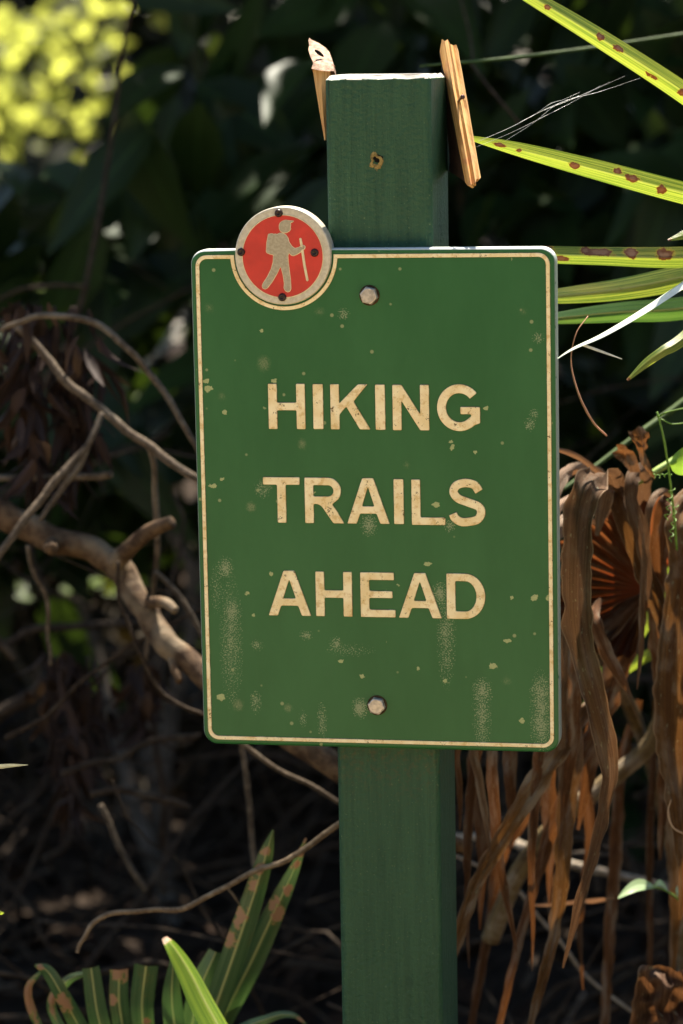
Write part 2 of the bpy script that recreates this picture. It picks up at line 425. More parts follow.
c = t.mix(t.math('MULTIPLY', t.math('MULTIPLY', below, .5), t.ramp(t.noise(o_, 190, 5, .7), .46, .66)), c, (.10, .062, .022))
M_POSTM = t.fin(c, .5, .25)
t.bump(t.math('ADD', t.math('ADD', gr, t.math('MULTIPLY', gr2, .4)), t.math('MULTIPLY', orange, .9)), .8, .002)
M_ENDGRAIN = plain('pale_lit_end_grain', (.62, .58, .5), .9, .2, 0, .2, 120, .8)  # weathered grey-white top, with the sun highlight painted in
M_RED = plain('red_enamel', (.56, .036, .022), .42, .4, 0, .10, 60)
t = NT('worn_aluminium'); o_ = t.coord(); n = t.noise(o_, 300, 4)
c = t.mix(t.ramp(n, .3, .7), (.47, .42, .31), (.60, .55, .43)); M_METAL = t.fin(c, .5, .5, .15); t.bump(n, .3, .0004)
t = NT('tan_symbol'); o_ = t.coord(); n = t.noise(o_, 500, 4)
c = t.mix(t.ramp(n, .3, .7), (.34, .29, .19), (.45, .39, .27)); M_TAN = t.fin(c, .6, .3)
M_PALERIM = plain('pale_rim_line', (.70, .60, .36), .5, .3, 0, .15, 200)
M_SCREW = plain('dark_screw', (.03, .014, .010), .35, .5, .3, .3, 300)
M_BOLT = plain('zinc_bolt', (.44, .39, .33), .4, .5, .45, .25, 300, .3)
M_RUST = plain('rust_ring', (.05, .03, .012), .85, .2, 0, .4, 300)

# ------------------------------------------------------------------ curve-based relief
def signed(pts): return sum(a[0] * b[1] - b[0] * a[1] for a, b in zip(pts, pts[1:] + pts[:1])) / 2
def fillet(pts, r, k=3):
    out = []; n = len(pts)
    for i in range(n):
        p0, p1, p2 = Vector(pts[i - 1]), Vector(pts[i]), Vector(pts[(i + 1) % n])
        a, b = p0 - p1, p2 - p1
        if a.length < 1e-6 or b.length < 1e-6: continue
        ang = a.angle(b)
        if ang > R(155): out.append(tuple(p1)); continue
        d = min(r, a.length * .45, b.length * .45)
        q0, q2 = p1 + a.normalized() * d, p1 + b.normalized() * d
        for j in range(k + 1):
            s = j / k; out.append(tuple(q0 * (1 - s) ** 2 + p1 * 2 * s * (1 - s) + q2 * s * s))
    return out
def relief(name, loops, z0, z1, bevel, mat, parent, res=2):
    """solid with outline loops between z0 and z1 (z towards the viewer) and rounded edges, as one mesh"""
    cu = bpy.data.curves.new(name, 'CURVE'); cu.dimensions = '2D'; cu.fill_mode = 'BOTH'
    cu.extrude = max((z1 - z0) / 2 - bevel, 0); cu.bevel_depth = bevel; cu.bevel_resolution = res; cu.offset = -bevel
    for i, lp in enumerate(loops):
        lp = list(lp)
        if (signed(lp) > 0) == (i > 0): lp.reverse()
        s = cu.splines.new('POLY'); s.points.add(len(lp) - 1); s.use_cyclic_u = True
        for p, q in zip(s.points, lp): p.co = (q[0], q[1], 0, 1)
    ob = bpy.data.objects.new(name, cu); col.objects.link(ob)
    dg = bpy.context.evaluated_depsgraph_get(); dg.update()
    me = bpy.data.meshes.new_from_object(ob.evaluated_get(dg))
    bpy.data.objects.remove(ob)
    me.name = name
    for v in me.vertices: v.co.z += (z0 + z1) / 2
    me.materials.clear(); me.materials.append(mat)
    o = bpy.data.objects.new(name, me); col.objects.link(o); o.parent = parent
    return o
def arc(cx, cy, r, a0, a1, n=24, ry=None):
    ry = r if ry is None else ry
    return [(cx + r * math.cos(R(a0 + (a1 - a0) * i / n)), cy + ry * math.sin(R(a0 + (a1 - a0) * i / n))) for i in range(n + 1)]

sign = empty('trail_sign', (0, 0, 0), 'green hiking trails ahead sign with cream letters bolted to the green post', 'sign')
sign.matrix_world = M_SIGN
MX, MY = S(283.8, 255.5); MR = 48.6 * PX
def rrect(ins, r, k=8):
    h = SW / 2 - ins; b, tp = ins, SH - ins
    return h, b, tp
def sign_outline(ins, r, lobe=None, notch=None):
    h, b, tp = rrect(ins, r); k = 10; pts = []
    pts += arc(-h + r, b + r, r, 180, 270, k); pts += arc(h - r, b + r, r, 270, 360, k); pts += arc(h - r, tp - r, r, 0, 90, k)
    if lobe:
        dy = tp - MY; dx = math.sqrt(lobe * lobe - dy * dy); a = math.degrees(math.atan2(dy, dx))
        pts += arc(MX, MY, lobe, a, 180 - a, 40)
    if notch:
        dy = tp - MY; dx = math.sqrt(notch * notch - dy * dy); a = math.degrees(math.atan2(dy, dx))
        pts += arc(MX, MY, notch, a, a - 180 - 2 * a, 40)
    pts += arc(-h + r, tp - r, r, 90, 180, k)
    return pts
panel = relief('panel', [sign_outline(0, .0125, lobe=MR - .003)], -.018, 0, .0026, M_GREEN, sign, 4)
relief('border', [sign_outline(5.2 * PX, .0095, notch=50.4 * PX), sign_outline(9.2 * PX, .0065, notch=54.4 * PX)], -.0004, .0011, .0005, M_CREAM, sign)

def stroke(pts, w_):
    """polyline -> outline polygon"""
    P = [Vector(p) for p in pts]; Lf, Rt = [], []
    for i, p in enumerate(P):
        if i == 0: d = P[1] - p
        elif i == len(P) - 1: d = p - P[-2]
        else: d = (P[i + 1] - p).normalized() + (p - P[i - 1]).normalized()
        d.normalize(); n_ = Vector((-d.y, d.x)) * (w_ / 2)
        Lf.append(tuple(p + n_)); Rt.append(tuple(p - n_))
    return Lf + Rt[::-1]
def smooth(pts, n=40): return crom(pts, n)
def letter_loops(ch, x0, y0, x1, y1, s):
    W_, H_ = x1 - x0, y1 - y0; xm = (x0 + x1) / 2; ym = (y0 + y1) / 2; h = s * .86
    if ch == 'I': return [[(x0, y0), (x1, y0), (x1, y1), (x0, y1)]]
    if ch == 'H': return [[(x0, y0), (x0 + s, y0), (x0 + s, ym - h / 2), (x1 - s, ym - h / 2), (x1 - s, y0), (x1, y0), (x1, y1), (x1 - s, y1), (x1 - s, ym + h / 2), (x0 + s, ym + h / 2), (x0 + s, y1), (x0, y1)]]
    if ch == 'T': return [[(xm - s / 2, y0), (xm + s / 2, y0), (xm + s / 2, y1 - h), (x1, y1 - h), (x1, y1), (x0, y1), (x0, y1 - h), (xm - s / 2, y1 - h)]]
    if ch == 'L': return [[(x0, y0), (x1, y0), (x1, y0 + h), (x0 + s, y0 + h), (x0 + s, y1), (x0, y1)]]
    if ch == 'E': return [[(x0, y0), (x1, y0), (x1, y0 + h), (x0 + s, y0 + h), (x0 + s, ym - h * .42), (x1 - W_ * .08, ym - h * .42), (x1 - W_ * .08, ym + h * .5), (x0 + s, ym + h * .5), (x0 + s, y1 - h), (x1 - W_ * .03, y1 - h), (x1 - W_ * .03, y1), (x0, y1)]]
    if ch == 'N':
        k = s * 1.02
        return [[(x0, y0), (x0 + s, y0), (x0 + s, y1 - H_ * .36), (x1 - k, y0), (x1, y0), (x1, y1), (x1 - s, y1), (x1 - s, y0 + H_ * .36), (x0 + k, y1), (x0, y1)]]
    if ch == 'K':
        return [[(x0, y0), (x0 + s, y0), (x0 + s, y0 + H_ * .33), (x0 + s + W_ * .17, y0 + H_ * .50), (x1 - s * 1.18, y0), (x1, y0), (x0 + s + W_ * .36, y0 + H_ * .62), (x1 - W_ * .05, y1), (x1 - s * 1.32, y1), (x0 + s, y0 + H_ * .58), (x0 + s, y1), (x0, y1)]]
    if ch == 'A':
        aw = s * .62; k = s * 1.06
        outer = [(x0, y0), (x0 + k, y0), (x0 + k + W_ * .085, y0 + H_ * .22), (x1 - k - W_ * .085, y0 + H_ * .22), (x1 - k, y0), (x1, y0), (xm + aw, y1), (xm - aw, y1)]
        inner = [(x0 + k + W_ * .135, y0 + H_ * .385), (x1 - k - W_ * .135, y0 + H_ * .385), (xm, y1 - H_ * .20)]
        return [outer, inner]
    if ch == 'D':
        rx = W_ * .52; ry = H_ / 2
        outer = [(x0, y0)] + arc(x1 - rx, ym, rx, -90, 90, 20, ry) + [(x0, y1)]
        inner = [(x0 + s, y0 + h)] + arc(x1 - rx, ym, rx - s, -90, 90, 20, ry - h) + [(x0 + s, y1 - h)]
        return [outer, inner]
    if ch == 'R':
        yb = y0 + H_ * .42; r_ = (y1 - yb) / 2; xr = x1 - W_ * .07; cyy = (y1 + yb) / 2
        outer = [(x0, y0), (x0 + s, y0), (x0 + s, yb), (x0 + s + W_ * .10, yb), (x0 + s + W_ * .2, yb - H_ * .05), (x1 - s * 1.22, y0), (x1, y0), (x1 - W_ * .2, y0 + H_ * .30), (x1 - W_ * .3, y0 + H_ * .415)] + arc(xr - r_, cyy, r_, -62, 90, 14) + [(x0, y1)]
        inner = [(x0 + s, yb + h)] + arc(xr - r_, cyy, r_ - h, -90, 90, 12) + [(x0 + s, y1 - h)]
        return [outer, inner]
    i = s / 2
    if ch == 'S':
        X = lambda a: x0 + i * .95 + (W_ - 1.9 * i) * a
        Y_ = lambda a: y0 + i * .95 + (H_ - 1.9 * i) * a
        p = [(X(0), Y_(.21)), (X(.08), Y_(.09)), (X(.28), Y_(0)), (X(.55), Y_(-.0)), (X(.86), Y_(.06)), (X(1.0), Y_(.22)), (X(.92), Y_(.39)), (X(.55), Y_(.50)), (X(.2), Y_(.60)), (X(.04), Y_(.76)), (X(.14), Y_(.93)), (X(.45), Y_(1.0)), (X(.77), Y_(.95)), (X(.94), Y_(.78))]
        return [stroke(smooth(p, 60), s * .95)]
    if ch == 'G':
        cx, cy = x0 + W_ * .52, ym; rx, ry = W_ * .52 - i, H_ / 2 - i
        p = arc(cx, cy, rx, 38, 318, 40, ry)
        e = p[-1]
        outl = stroke(p, s)
        half = len(p)
        Lf, Rt = outl[:half], outl[half:]           # left side = inner for ccw
        # foot of the G: bar and upright on the right
        bar_y = ym + h * .12
        inner_end = Lf[-1]
        foot = [(x1, y0 + H_ * .17), (x1, bar_y), (x0 + W_ * .54, bar_y), (x0 + W_ * .54, bar_y - h * .95), (x1 - s * 1.0, bar_y - h * .95), (x1 - s * 1.0, inner_end[1] + .0006)]
        return [Lf[:-1] + foot[::-1] + Rt[1:]]
LET = [('H', 269, 305, 383.5, 429), ('I', 313.6, 323, 383.8, 429), ('K', 331, 370, 384, 429.3), ('I', 375.8, 385, 384.3, 429.8), ('N', 393, 429, 384.5, 430.2), ('G', 437.4, 480, 384, 431),
       ('T', 264, 299.8, 477, 522.5), ('R', 305.4, 343.7, 477.5, 523), ('A', 347.4, 389.3, 478, 523.5), ('I', 394.3, 403.6, 478.8, 524), ('L', 412, 445, 479.3, 524.8), ('S', 448.8, 485.2, 478.6, 525.8),
       ('A', 268.8, 310.6, 570.6, 615.2), ('H', 316.3, 352, 571.6, 616), ('E', 361, 395.2, 572.4, 616.8), ('A', 399, 441.6, 573, 617.6), ('D', 447, 485.3, 573.6, 618.6)]
for ch, a, b, yt, yb in LET:
    x0, y0 = S(a, yb); x1, y1 = S(b, yt)
    loops = letter_loops(ch, x0, y0, x1, y1, 9.2 * PX)
    rr = .0011
    loops = [lp if (ch == 'S' and False) else fillet(lp, rr) for lp in loops]
    relief('letter', loops, -.0005, .0013, .0007, M_CREAM, sign)

def hexbolt(px, py, r):
    x, y = S(px, py)
    mb = MB(); k = 24
    # washer-like dark ring then a chamfered hexagonal head
    rows = []
    for rad, z in ((r * 1.12, .0001), (r * 1.08, .0008), (r * .9, .0009)):
        rows.append([mb.vert(Vector((x + rad * math.cos(2 * math.pi * i / k), y + rad * math.sin(2 * math.pi * i / k), z))) for i in range(k)]); rows[-1].append(rows[-1][0])
    mb.grid(rows)
    bolt = mb.build('bolt', M_RUST, sign)
    mb = MB(); rows = []
    for f_, z, rd in ((1, .0008, 0), (1, .0042, 0), (.93, .0054, .4), (.80, .0058, 1), (.0, .0059, 1)):
        row = []
        for i in range(k):
            a = 2 * math.pi * i / k + .3
            hexr = math.cos(R(30)) / math.cos(((a - .3 + R(30)) % R(60)) - R(30))
            q = r * f_ * (hexr * (1 - rd) + .92 * rd)
            row.append(mb.vert(Vector((x + q * math.cos(a), y + q * math.sin(a), z))))
        row.append(row[0]); rows.append(row)
    mb.grid(rows)
    mb.build('bolt_head', M_BOLT, bolt, smooth=False)
hexbolt(369.5, 295.3, 9.2 * PX); hexbolt(377.2, 705.2, 9.2 * PX)

# medallion: metal rim, red disc, walker in relief, four dark screws
med = relief('medallion', [arc(MX, MY, MR, 0, 358, 90)], -.0135, .0046, .0014, M_METAL, sign, 3)
relief('red_disc', [arc(MX, MY - .0004, 40.6 * PX, 0, 357, 90)], .0040, .0050, .0002, M_RED, med)
relief('rim_line', [arc(MX, MY - .0004, 41.4 * PX, 0, 357, 90), arc(MX, MY - .0004, 40.5 * PX, 0, 357, 90)], .0042, .0052, .0003, M_PALERIM, med)
def Z8(x, y): return S(230 + x / 6.209, 200 + y / 6.209)
FIG = [(245, 208), (268, 204), (283, 209), (290, 205), (298, 210), (318, 200), (338, 202), (356, 212), (370, 232), (377, 258), (395, 284), (412, 296), (436, 289), (452, 277), (468, 276), (477, 287), (474, 302), (458, 311), (446, 325), (425, 337), (402, 347), (386, 342), (376, 328), (370, 345), (372, 380), (379, 430), (386, 490), (389, 548), (381, 566), (366, 571), (350, 562), (341, 545), (343, 515), (335, 462), (322, 413), (302, 455), (272, 507), (243, 545), (226, 553), (210, 546), (205, 530), (214, 510), (240, 470), (262, 425), (273, 385), (276, 340), (258, 336), (236, 328), (231, 318), (234, 262)]
HEAD = [(330, 128), (350, 120), (372, 123), (405, 126), (402, 134), (384, 143), (388, 152), (384, 166), (388, 178), (378, 193), (360, 203), (340, 204), (322, 195), (312, 178), (311, 155), (318, 138)]
STICK = [(437, 236), (446, 231), (453, 238), (458, 275), (479, 300), (492, 470), (496, 495), (488, 503), (480, 496), (470, 420), (462, 320), (450, 285)]
STICK = [(438, 236), (446, 231), (453, 238), (462, 290), (478, 400), (496, 494), (489, 503), (481, 497), (462, 402), (447, 292)]
def blob(P, r=2): return fillet([Z8(*p) for p in P], .0006, 2)
relief('walker_outline', [blob(FIG)], .0046, .0053, .0002, M_PALERIM, med)
relief('walker_outline', [blob(HEAD)], .0046, .0053, .0002, M_PALERIM, med)
relief('walking_stick', [blob(STICK)], .0046, .0056, .0002, M_PALERIM, med)
def shrink(P, d):
    L_ = [Z8(*p) for p in P]; n = len(L_); sg = 1 if signed(L_) > 0 else -1; out = []
    for i in range(n):
        a, b = Vector(L_[i - 1]), Vector(L_[(i + 1) % n]); dd = (b - a).normalized()
        out.append((L_[i][0] - sg * dd.y * d, L_[i][1] + sg * dd.x * d))
    return fillet(out, .0005, 2)
relief('walker_body', [shrink(FIG, .00055)], .0048, .0056, .0002, M_TAN, med)
relief('walker_head', [shrink(HEAD, .0005)], .0048, .0056, .0002, M_TAN, med)
for zx, zy in ((310, 80), (78, 321), (533, 325), (333, 601)):
    x, y = Z8(zx, zy); mb = MB(); k = 18; rows = []
    for rad, z in ((4.1, .0046), (4.0, .0060), (3.2, .0070), (1.9, .0075), (1.5, .0066), (0, .0064)):
        rows.append([mb.vert(Vector((x + rad * PX * math.cos(2 * math.pi * i / k), y + rad * PX * math.sin(2 * math.pi * i / k), z))) for i in range(k)]); rows[-1].append(rows[-1][0])
    mb.grid(rows); mb.build('screw', M_SCREW, med)

# ------------------------------------------------------------------ post
post = empty('sign_post', (0, 0, 0), 'square green painted wooden post carrying the trail sign', 'post')
post.matrix_world = M_POST @ Matrix.Translation((.0005, .85, 0)) @ Matrix.Rotation(R(.22), 4, 'Z') @ Matrix.Translation((0, -.85, 0))
PWD = .089
bm = bmesh.new(); bmesh.ops.create_cube(bm, size=1)
for v in bm.verts: v.co = Vector((v.co.x * PWD, (v.co.y + .5) * post_top if v.co.y > 0 else -.25, (v.co.z - .5) * PWD))
bm.edges.ensure_lookup_table()
ver = [e for e in bm.edges if abs(e.verts[0].co.y - e.verts[1].co.y) > .5]
bmesh.ops.bevel(bm, geom=ver, offset=.0055, segments=4, profile=.5, affect='EDGES')
topf = [f for f in bm.faces if f.normal.y > .9]
r = bmesh.ops.inset_region(bm, faces=topf, thickness=.0034)
for f in topf:
    f.material_index = 1
    for v in f.verts: v.co.y += .0036
bmesh.ops.subdivide_edges(bm, edges=[e for e in bm.edges if all(v.co.y > post_top - .001 for v in e.verts)], cuts=5, use_grid_fill=True)
for v in bm.verts:
    if v.co.y > post_top - .001: v.co.y += .0012 * mnoise.noise((v.co.x * 160, v.co.z * 160, 3)) + .0008 * mnoise.noise((v.co.x * 500, v.co.z * 500, 7))
for f in bm.faces:
    if f.calc_center_median().y > post_top + .0004: f.material_index = 1
me = bpy.data.meshes.new('shaft'); bm.to_mesh(me); bm.free()
me.materials.append(M_POSTM); me.materials.append(M_ENDGRAIN)
o = bpy.data.objects.new('shaft', me); col.objects.link(o); o.parent = post
def Pf(px, py):
    """pixel on the post's front face -> post coordinates"""
    d = ray(px, py); k = (post_c - CAM).dot(nn) / d.dot(nn)
    q = CAM + d * k - Vector((post_c.x, post_c.y, 0))
    return q.dot(tt), q.z
M_RAW = plain('raw_yellow_wood', (.24, .17, .055), .8, .2, 0, .5, 400, .5)
M_BLACK = plain('dark_hole', (.006, .005, .004), .9, .1)
hx, hy = Pf(378.5, 159.5); mb = MB(); rows = []; k = 20
for f_, z in ((1.25, -.0002), (1.0, .0011), (.62, .0007), (.5, -.0002)):
    row = []
    for i in range(k):
        a = 2 * math.pi * i / k; rr = .0048 * f_ * (1 + .55 * mnoise.noise((math.cos(a) * 1.3 + 4, math.sin(a) * 1.3, 9.3)) + .08 * math.sin(a * 3 + 1))
        row.append(mb.vert(Vector((hx - .0012 + rr * math.cos(a), hy - .0012 + rr * 1.15 * math.sin(a), z))))
    row.append(row[0]); rows.append(row)
mb.grid(rows)
for i in range(7):      # torn fibres under the hole
    a = random.uniform(-2.4, -.7); q = Vector((hx + .004 * math.cos(a), hy + .005 * math.sin(a), .0004)); d = Vector((random.uniform(-.4, .4), -1, .3)) * random.uniform(.002, .0055); s_ = Vector((.0006, 0, 0))
    i0 = [mb.vert(q - s_), mb.vert(q + s_), mb.vert(q + d)]; mb.f.append(tuple(i0))
hole = mb.build('nail_hole', M_RAW, post)
mb = MB(); c0 = mb.vert(Vector((hx + .0006, hy + .0008, .0007))); rw = [mb.vert(Vector((hx + .0006 + .0040 * math.cos(2 * math.pi * i / 14) * (1 + .35 * math.sin(i * 2.1)), hy + .0008 + .0034 * math.sin(2 * math.pi * i / 14), .0006))) for i in range(14)]
for i in range(14): mb.f.append((c0, rw[i], rw[(i + 1) % 14]))
mb.build('dark_core', M_BLACK, hole)

# ------------------------------------------------------------------ splintered boards nailed to the post
t = NT('split_pine'); o_ = t.coord(); u = t.attr('au'); v = t.attr('av')
g = t.noise(t.xyz(t.math('MULTIPLY', u, 9), t.math('MULTIPLY', v, 12), 0), 1, 4); g2 = t.noise(o_, 55, 3)
c = t.mix(t.ramp(g, .35, .65), (.50, .25, .075), (.72, .44, .17)); c = t.mix(t.math('MULTIPLY', t.ramp(g2, .5, .7), .6), c, (.48, .19, .085))
M_PINE = t.fin(c, .7, .25); t.bump(g, .5, .0012)
M_PINE_DARK = plain('dark_weathered_board', (.045, .022, .014), .85, .2, 0, .4, 90, .6)
def Z4(x, y): return 290 + x / 3.252, 20 + y / 3.252
# right one: a bundle of grain ridges, top and bottom ends jagged, leaning back at the top
cols = [  # (top x,y) (bottom x,y) in the detail view, depth step
    ((487, 100), (570, 528), .004), ((494, 62), (577, 538), .0), ((503, 69), (588, 536), -.003), ((513, 63), (592, 533), -.001), ((521, 78), (604, 530), -.004), ((531, 82), (607, 516), -.002), ((541, 80), (616, 518), -.003), ((548, 100), (620, 512), .002)]
mb = MB(); rowsT = []; nv = 26
Yt, Yb = 2.545, 2.455
front = []; back = []
for ci, (a, b, dz) in enumerate(cols):
    fr, bk = [], []
    for i in range(nv + 1):
        s = i / nv
        px, py = Z4(a[0] + (b[0] - a[0]) * s, a[1] + (b[1] - a[1]) * s)
        Y = Yt + (Yb - Yt) * s + dz * 1.5 + .0012 * mnoise.noise((ci * 3.3, s * 7, 1))
        px += .5 * mnoise.noise((ci * 5.1, s * 6, 2))
        p = at(px, py, Y); fr.append(mb.vert(p, ci / 7, s * .12, .3))
        q = p + Vector((.006 - .0012 * ci, .020 - .002 * abs(ci - 3.5), -.003)); bk.append(mb.vert(q, ci / 7, s * .12, .3))
    front.append(fr); back.append(bk)
for ci in range(len(cols) - 1):
    for i in range(nv):
        mb.f.append((front[ci][i], front[ci][i + 1], front[ci + 1][i + 1], front[ci + 1][i]))
        mb.f.append((back[ci][i + 1], back[ci][i], back[ci + 1][i], back[ci + 1][i + 1]))
    for i in (0, nv): mb.f.append((front[ci][i], front[ci + 1][i], back[ci + 1][i], back[ci][i]))
for ci in (0, len(cols) - 1):
    for i in range(nv): mb.f.append((front[ci][i], front[ci][i + 1], back[ci][i + 1], back[ci][i]))
B = at(462, 110, 2.53)
shard = mb.build('broken_board', M_PINE, origin=B, smooth=False); shard.location = B
tag(shard, 'orange splintered board end leaning against the right side of the post top', 'wood splinter', 'broken board ends nailed to the post')
# dark old face on its post side
mb = MB(); rows = []
for i in range(13):
    s = i / 12
    xl = 487 + (517 - 487) * min(1, s * 1.15) + 3 * math.sin(s * 9); xr_ = 486 + (569 - 486) * s
    yl = 104 + (492 - 104) * s; yr = 104 + (526 - 104) * s
    l = at(*Z4(xl, yl), 2.575 - .05 * s); r_ = at(*Z4(xr_, yr), 2.550 - .09 * s + .004)
    rows.append([mb.vert(l + Vector((0, .012, 0)), 0, s), mb.vert(l, .2, s), mb.vert(l.lerp(r_, .5) + Vector((0, .002 * math.sin(i * 2.2), 0)), .5, s), mb.vert(r_, 1, s)])
mb.grid(rows)
mb.build('old_face', M_PINE_DARK, shard, origin=B)
mb = MB(); p = at(461.5, 98, 2.49); d = Vector((.15, -1, .2)).normalized()
tube3(mb, [p + d * -.02, p + d * .004, p + d * .0045, p + d * .006], [.0010, .0010, .0021, .0018], 10)
M_NAIL = plain('old_nail', (.10, .05, .045), .5, .5, .6, .3, 300)
mb.build('nail', M_NAIL, shard, origin=B)
# left one: thin tapering splinter with a bent, split top
M_PINK = plain('pinkish_torn_wood', (.38, .235, .16), .75, .25, 0, .5, 220, .9)
secs = [(112, 392, 119, 2.53, .006), (98, 310, 119, 2.535, .012), (84, 225, 121, 2.54, .018), (74, 160, 132, 2.545, .02), (71, 150, 141, 2.545, .02)]
mb = MB(); rows = []
for (xl, y, xr_, Y, dp) in secs:
    l = at(*Z4(xl, y), Y); m_ = at(*Z4((xl + xr_) / 2, y - 4), Y - .003); r_ = at(*Z4(xr_, y), Y)
    bk = Vector((.002, dp, .0))
    row = [mb.vert(l, 0, y / 3000), mb.vert(m_, .5, y / 3000), mb.vert(r_, 1, y / 3000), mb.vert(r_ + bk, 1, y / 3000), mb.vert(l + bk, 0, y / 3000)]
    row.append(row[0]); rows.append(row)
mb.grid(rows); B = at(316, 130, 2.54)
sh2 = mb.build('broken_board', M_PINE, origin=B, smooth=False); sh2.location = B
tag(sh2, 'narrow pinkish splinter with a torn curled top behind the left post corner', 'wood splinter', 'broken board ends nailed to the post')
mb = MB(); rows = []
for (xl, y, xr_, Y, dp) in [(70, 158, 143, 2.540, .02), (76, 138, 141, 2.546, .018), (66, 118, 136, 2.556, .016), (60, 96, 128, 2.568, .014), (63, 82, 116, 2.577, .012), (60, 66, 92, 2.585, .01), (64, 57, 72, 2.59, .006)]:
    pts = []
    for k_ in range(5):
        f_ = k_ / 4
        pts.append(at(*Z4(xl + (xr_ - xl) * f_, y + 14 * f_ * (1 - f_) + 8 * f_), Y - .006 * math.sin(math.pi * f_)))
    bk = Vector((.002, dp, -.006))
    row = [mb.vert(q, i_ / 4, y / 3000) for i_, q in enumerate(pts)] + [mb.vert(pts[-1] + bk, 1, y / 3000), mb.vert(pts[0] + bk, 0, y / 3000)]
    row.append(row[0]); rows.append(row)
mb.grid(rows); mb.f.append(tuple(rows[-1][:-1]))
top2 = mb.build('torn_top', M_PINK, sh2, origin=B, smooth=False)
mb = MB(); rows = []
for rad in (1., .55, .0):
    rows.append([mb.vert(at(*Z4(95 + 15 * rad * math.cos(a) + 3 * rad * math.sin(a), 108 + 9 * rad * math.sin(a) + 8 * rad * math.cos(a)), 2.5545 - .0045 * (1 if rad < 1 else .8))) for a in [2 * math.pi * i / 14 for i in range(14)]]); rows[-1].append(rows[-1][0])
mb.grid(rows); mb.build('nail_hole', M_BLACK, top2, origin=B)

# ------------------------------------------------------------------ green palmetto frond on the right (hub outside the frame)
M_BLADE = blade_mat('palmetto_green', (.055, .125, .016), (.29, .34, .06), (.44, .39, .07))
M_BLADE_D = blade_mat('palmetto_deep_green', (.045, .13, .028), (.09, .20, .05), (.20, .22, .05), tf=.3, trans=(.22, .4, .05))
M_STEM_G = plain('green_petiole', (.16, .22, .045), .5, .4, 0, .25, 60)
HUB = (862, 236, 2.70)
B = at(*HUB[:2], HUB[2]); fb = Vector((B.x + .12, B.y + .25, 0))
fr1 = empty('palmetto_frond', fb, 'sunlit yellow green palmetto frond reaching in from the right edge beside the post top', 'palm frond', 'green palmetto fronds')
def blade(parent, org, path, mat, **kw):
    mb = MB(); ribbon(mb, path, **kw); return mb.build('leaf_blade', mat, parent, origin=org)
blade(fr1, fb, [(862, 226, 2.70, 14), (760, 150, 2.60, 20), (683, 92, 2.54, 20.5), (600, 38, 2.5, 18.5), (530, -4, 2.48, 14), (470, -36, 2.47, 3)], M_BLADE, n=150, m=12, twist=.25, fold=.3,
      spots=[(.40, .55, .02, .3), (.555, .45, .022, .28), (.60, .45, .018, .3), (.745, .55, .014, .25), (.47, .7, .03, .1)])
blade(fr1, fb, [(862, 232, 2.70, 12), (770, 214, 2.62, 21), (683, 193, 2.57, 22), (600, 171, 2.545, 20), (520, 150, 2.53, 14), (462, 136, 2.52, 3)], M_BLADE, n=150, m=12, twist=-.2, fold=.28,
      spots=[(.45, .6, .02, .35), (.52, .45, .03, .28), (.66, .6, .022, .3), (.80, .55, .012, .25), (.868, .5, .035, .33), (.56, .3, .02, .2)])
blade(fr1, fb, [(862, 236, 2.70, 10), (780, 250, 2.64, 18), (683, 257, 2.60, 21), (600, 256, 2.575, 18), (530, 254, 2.565, 16), (450, 252, 2.56, 4)], M_BLADE, n=150, m=12, twist=(.1, .0), fold=.3,
      spots=[(.44, .35, .03, .5), (.52, .3, .03, .45), (.60, .3, .06, .35), (.75, .4, .035, .8), (.71, .7, .05, .25), (.64, .2, .03, .3)])
blade(fr1, fb, [(862, 240, 2.70, 10), (780, 255, 2.64, 20), (683, 277, 2.60, 25), (620, 289, 2.575, 22), (555, 296, 2.56, 15), (500, 300, 2.55, 3)], M_BLADE, n=120, m=12, twist=.2, fold=.25)
blade(fr1, fb, [(862, 242, 2.72, 10), (780, 290, 2.68, 20), (683, 308, 2.64, 23), (620, 312, 2.62, 20), (557, 318, 2.60, 12), (520, 323, 2.59, 3)], M_BLADE_D, n=120, m=12, twist=.2, fold=.25)
blade(fr1, fb, [(862, 238, 2.62, 8), (760, 228, 2.52, 12), (683, 282, 2.475, 13), (640, 311, 2.455, 11), (602, 334, 2.44, 7.5), (573, 348, 2.43, 4), (555, 360, 2.425, 1)], plain('painted_sheen_blade', (.62, .68, .56), .2, .7, 0, .2, 40), n=110, m=12, twist=(1.1, .9), fold=.45)  # white sheen is painted into the blade colour
blade(fr1, fb, [(583, 345, 2.438, 2.5), (600, 351, 2.436, 2.6), (622, 359, 2.43, .8)], plain('pale_filament', (.5, .52, .45), .25, .5), n=24, m=2)
blade(fr1, fb, [(862, 242, 2.66, 8), (740, 290, 2.58, 14), (683, 338, 2.54, 13), (662, 351, 2.53, 11), (645, 363, 2.53, 9), (627, 380, 2.53, 3)], M_BLADE, n=80, m=8, twist=.5, fold=.5, spots=[(1., .5, .05, 1)])
blade(fr1, fb, [(862, 230, 2.66, 8), (760, 215, 2.6, 16), (700, 230, 2.57, 14), (668, 240, 2.56, 2)], M_BLADE, n=60, m=8, twist=.3, fold=.4, spots=[(1., .5, .06, 1)])
mb = MB(); tube3(mb, [fb, fb + Vector((.03, -.05, .4)), fb + Vector((-.03, -.12, .8)), B], [.008, .007, .006, .006], 8); mb.build('petiole', M_STEM_G, fr1, origin=fb)

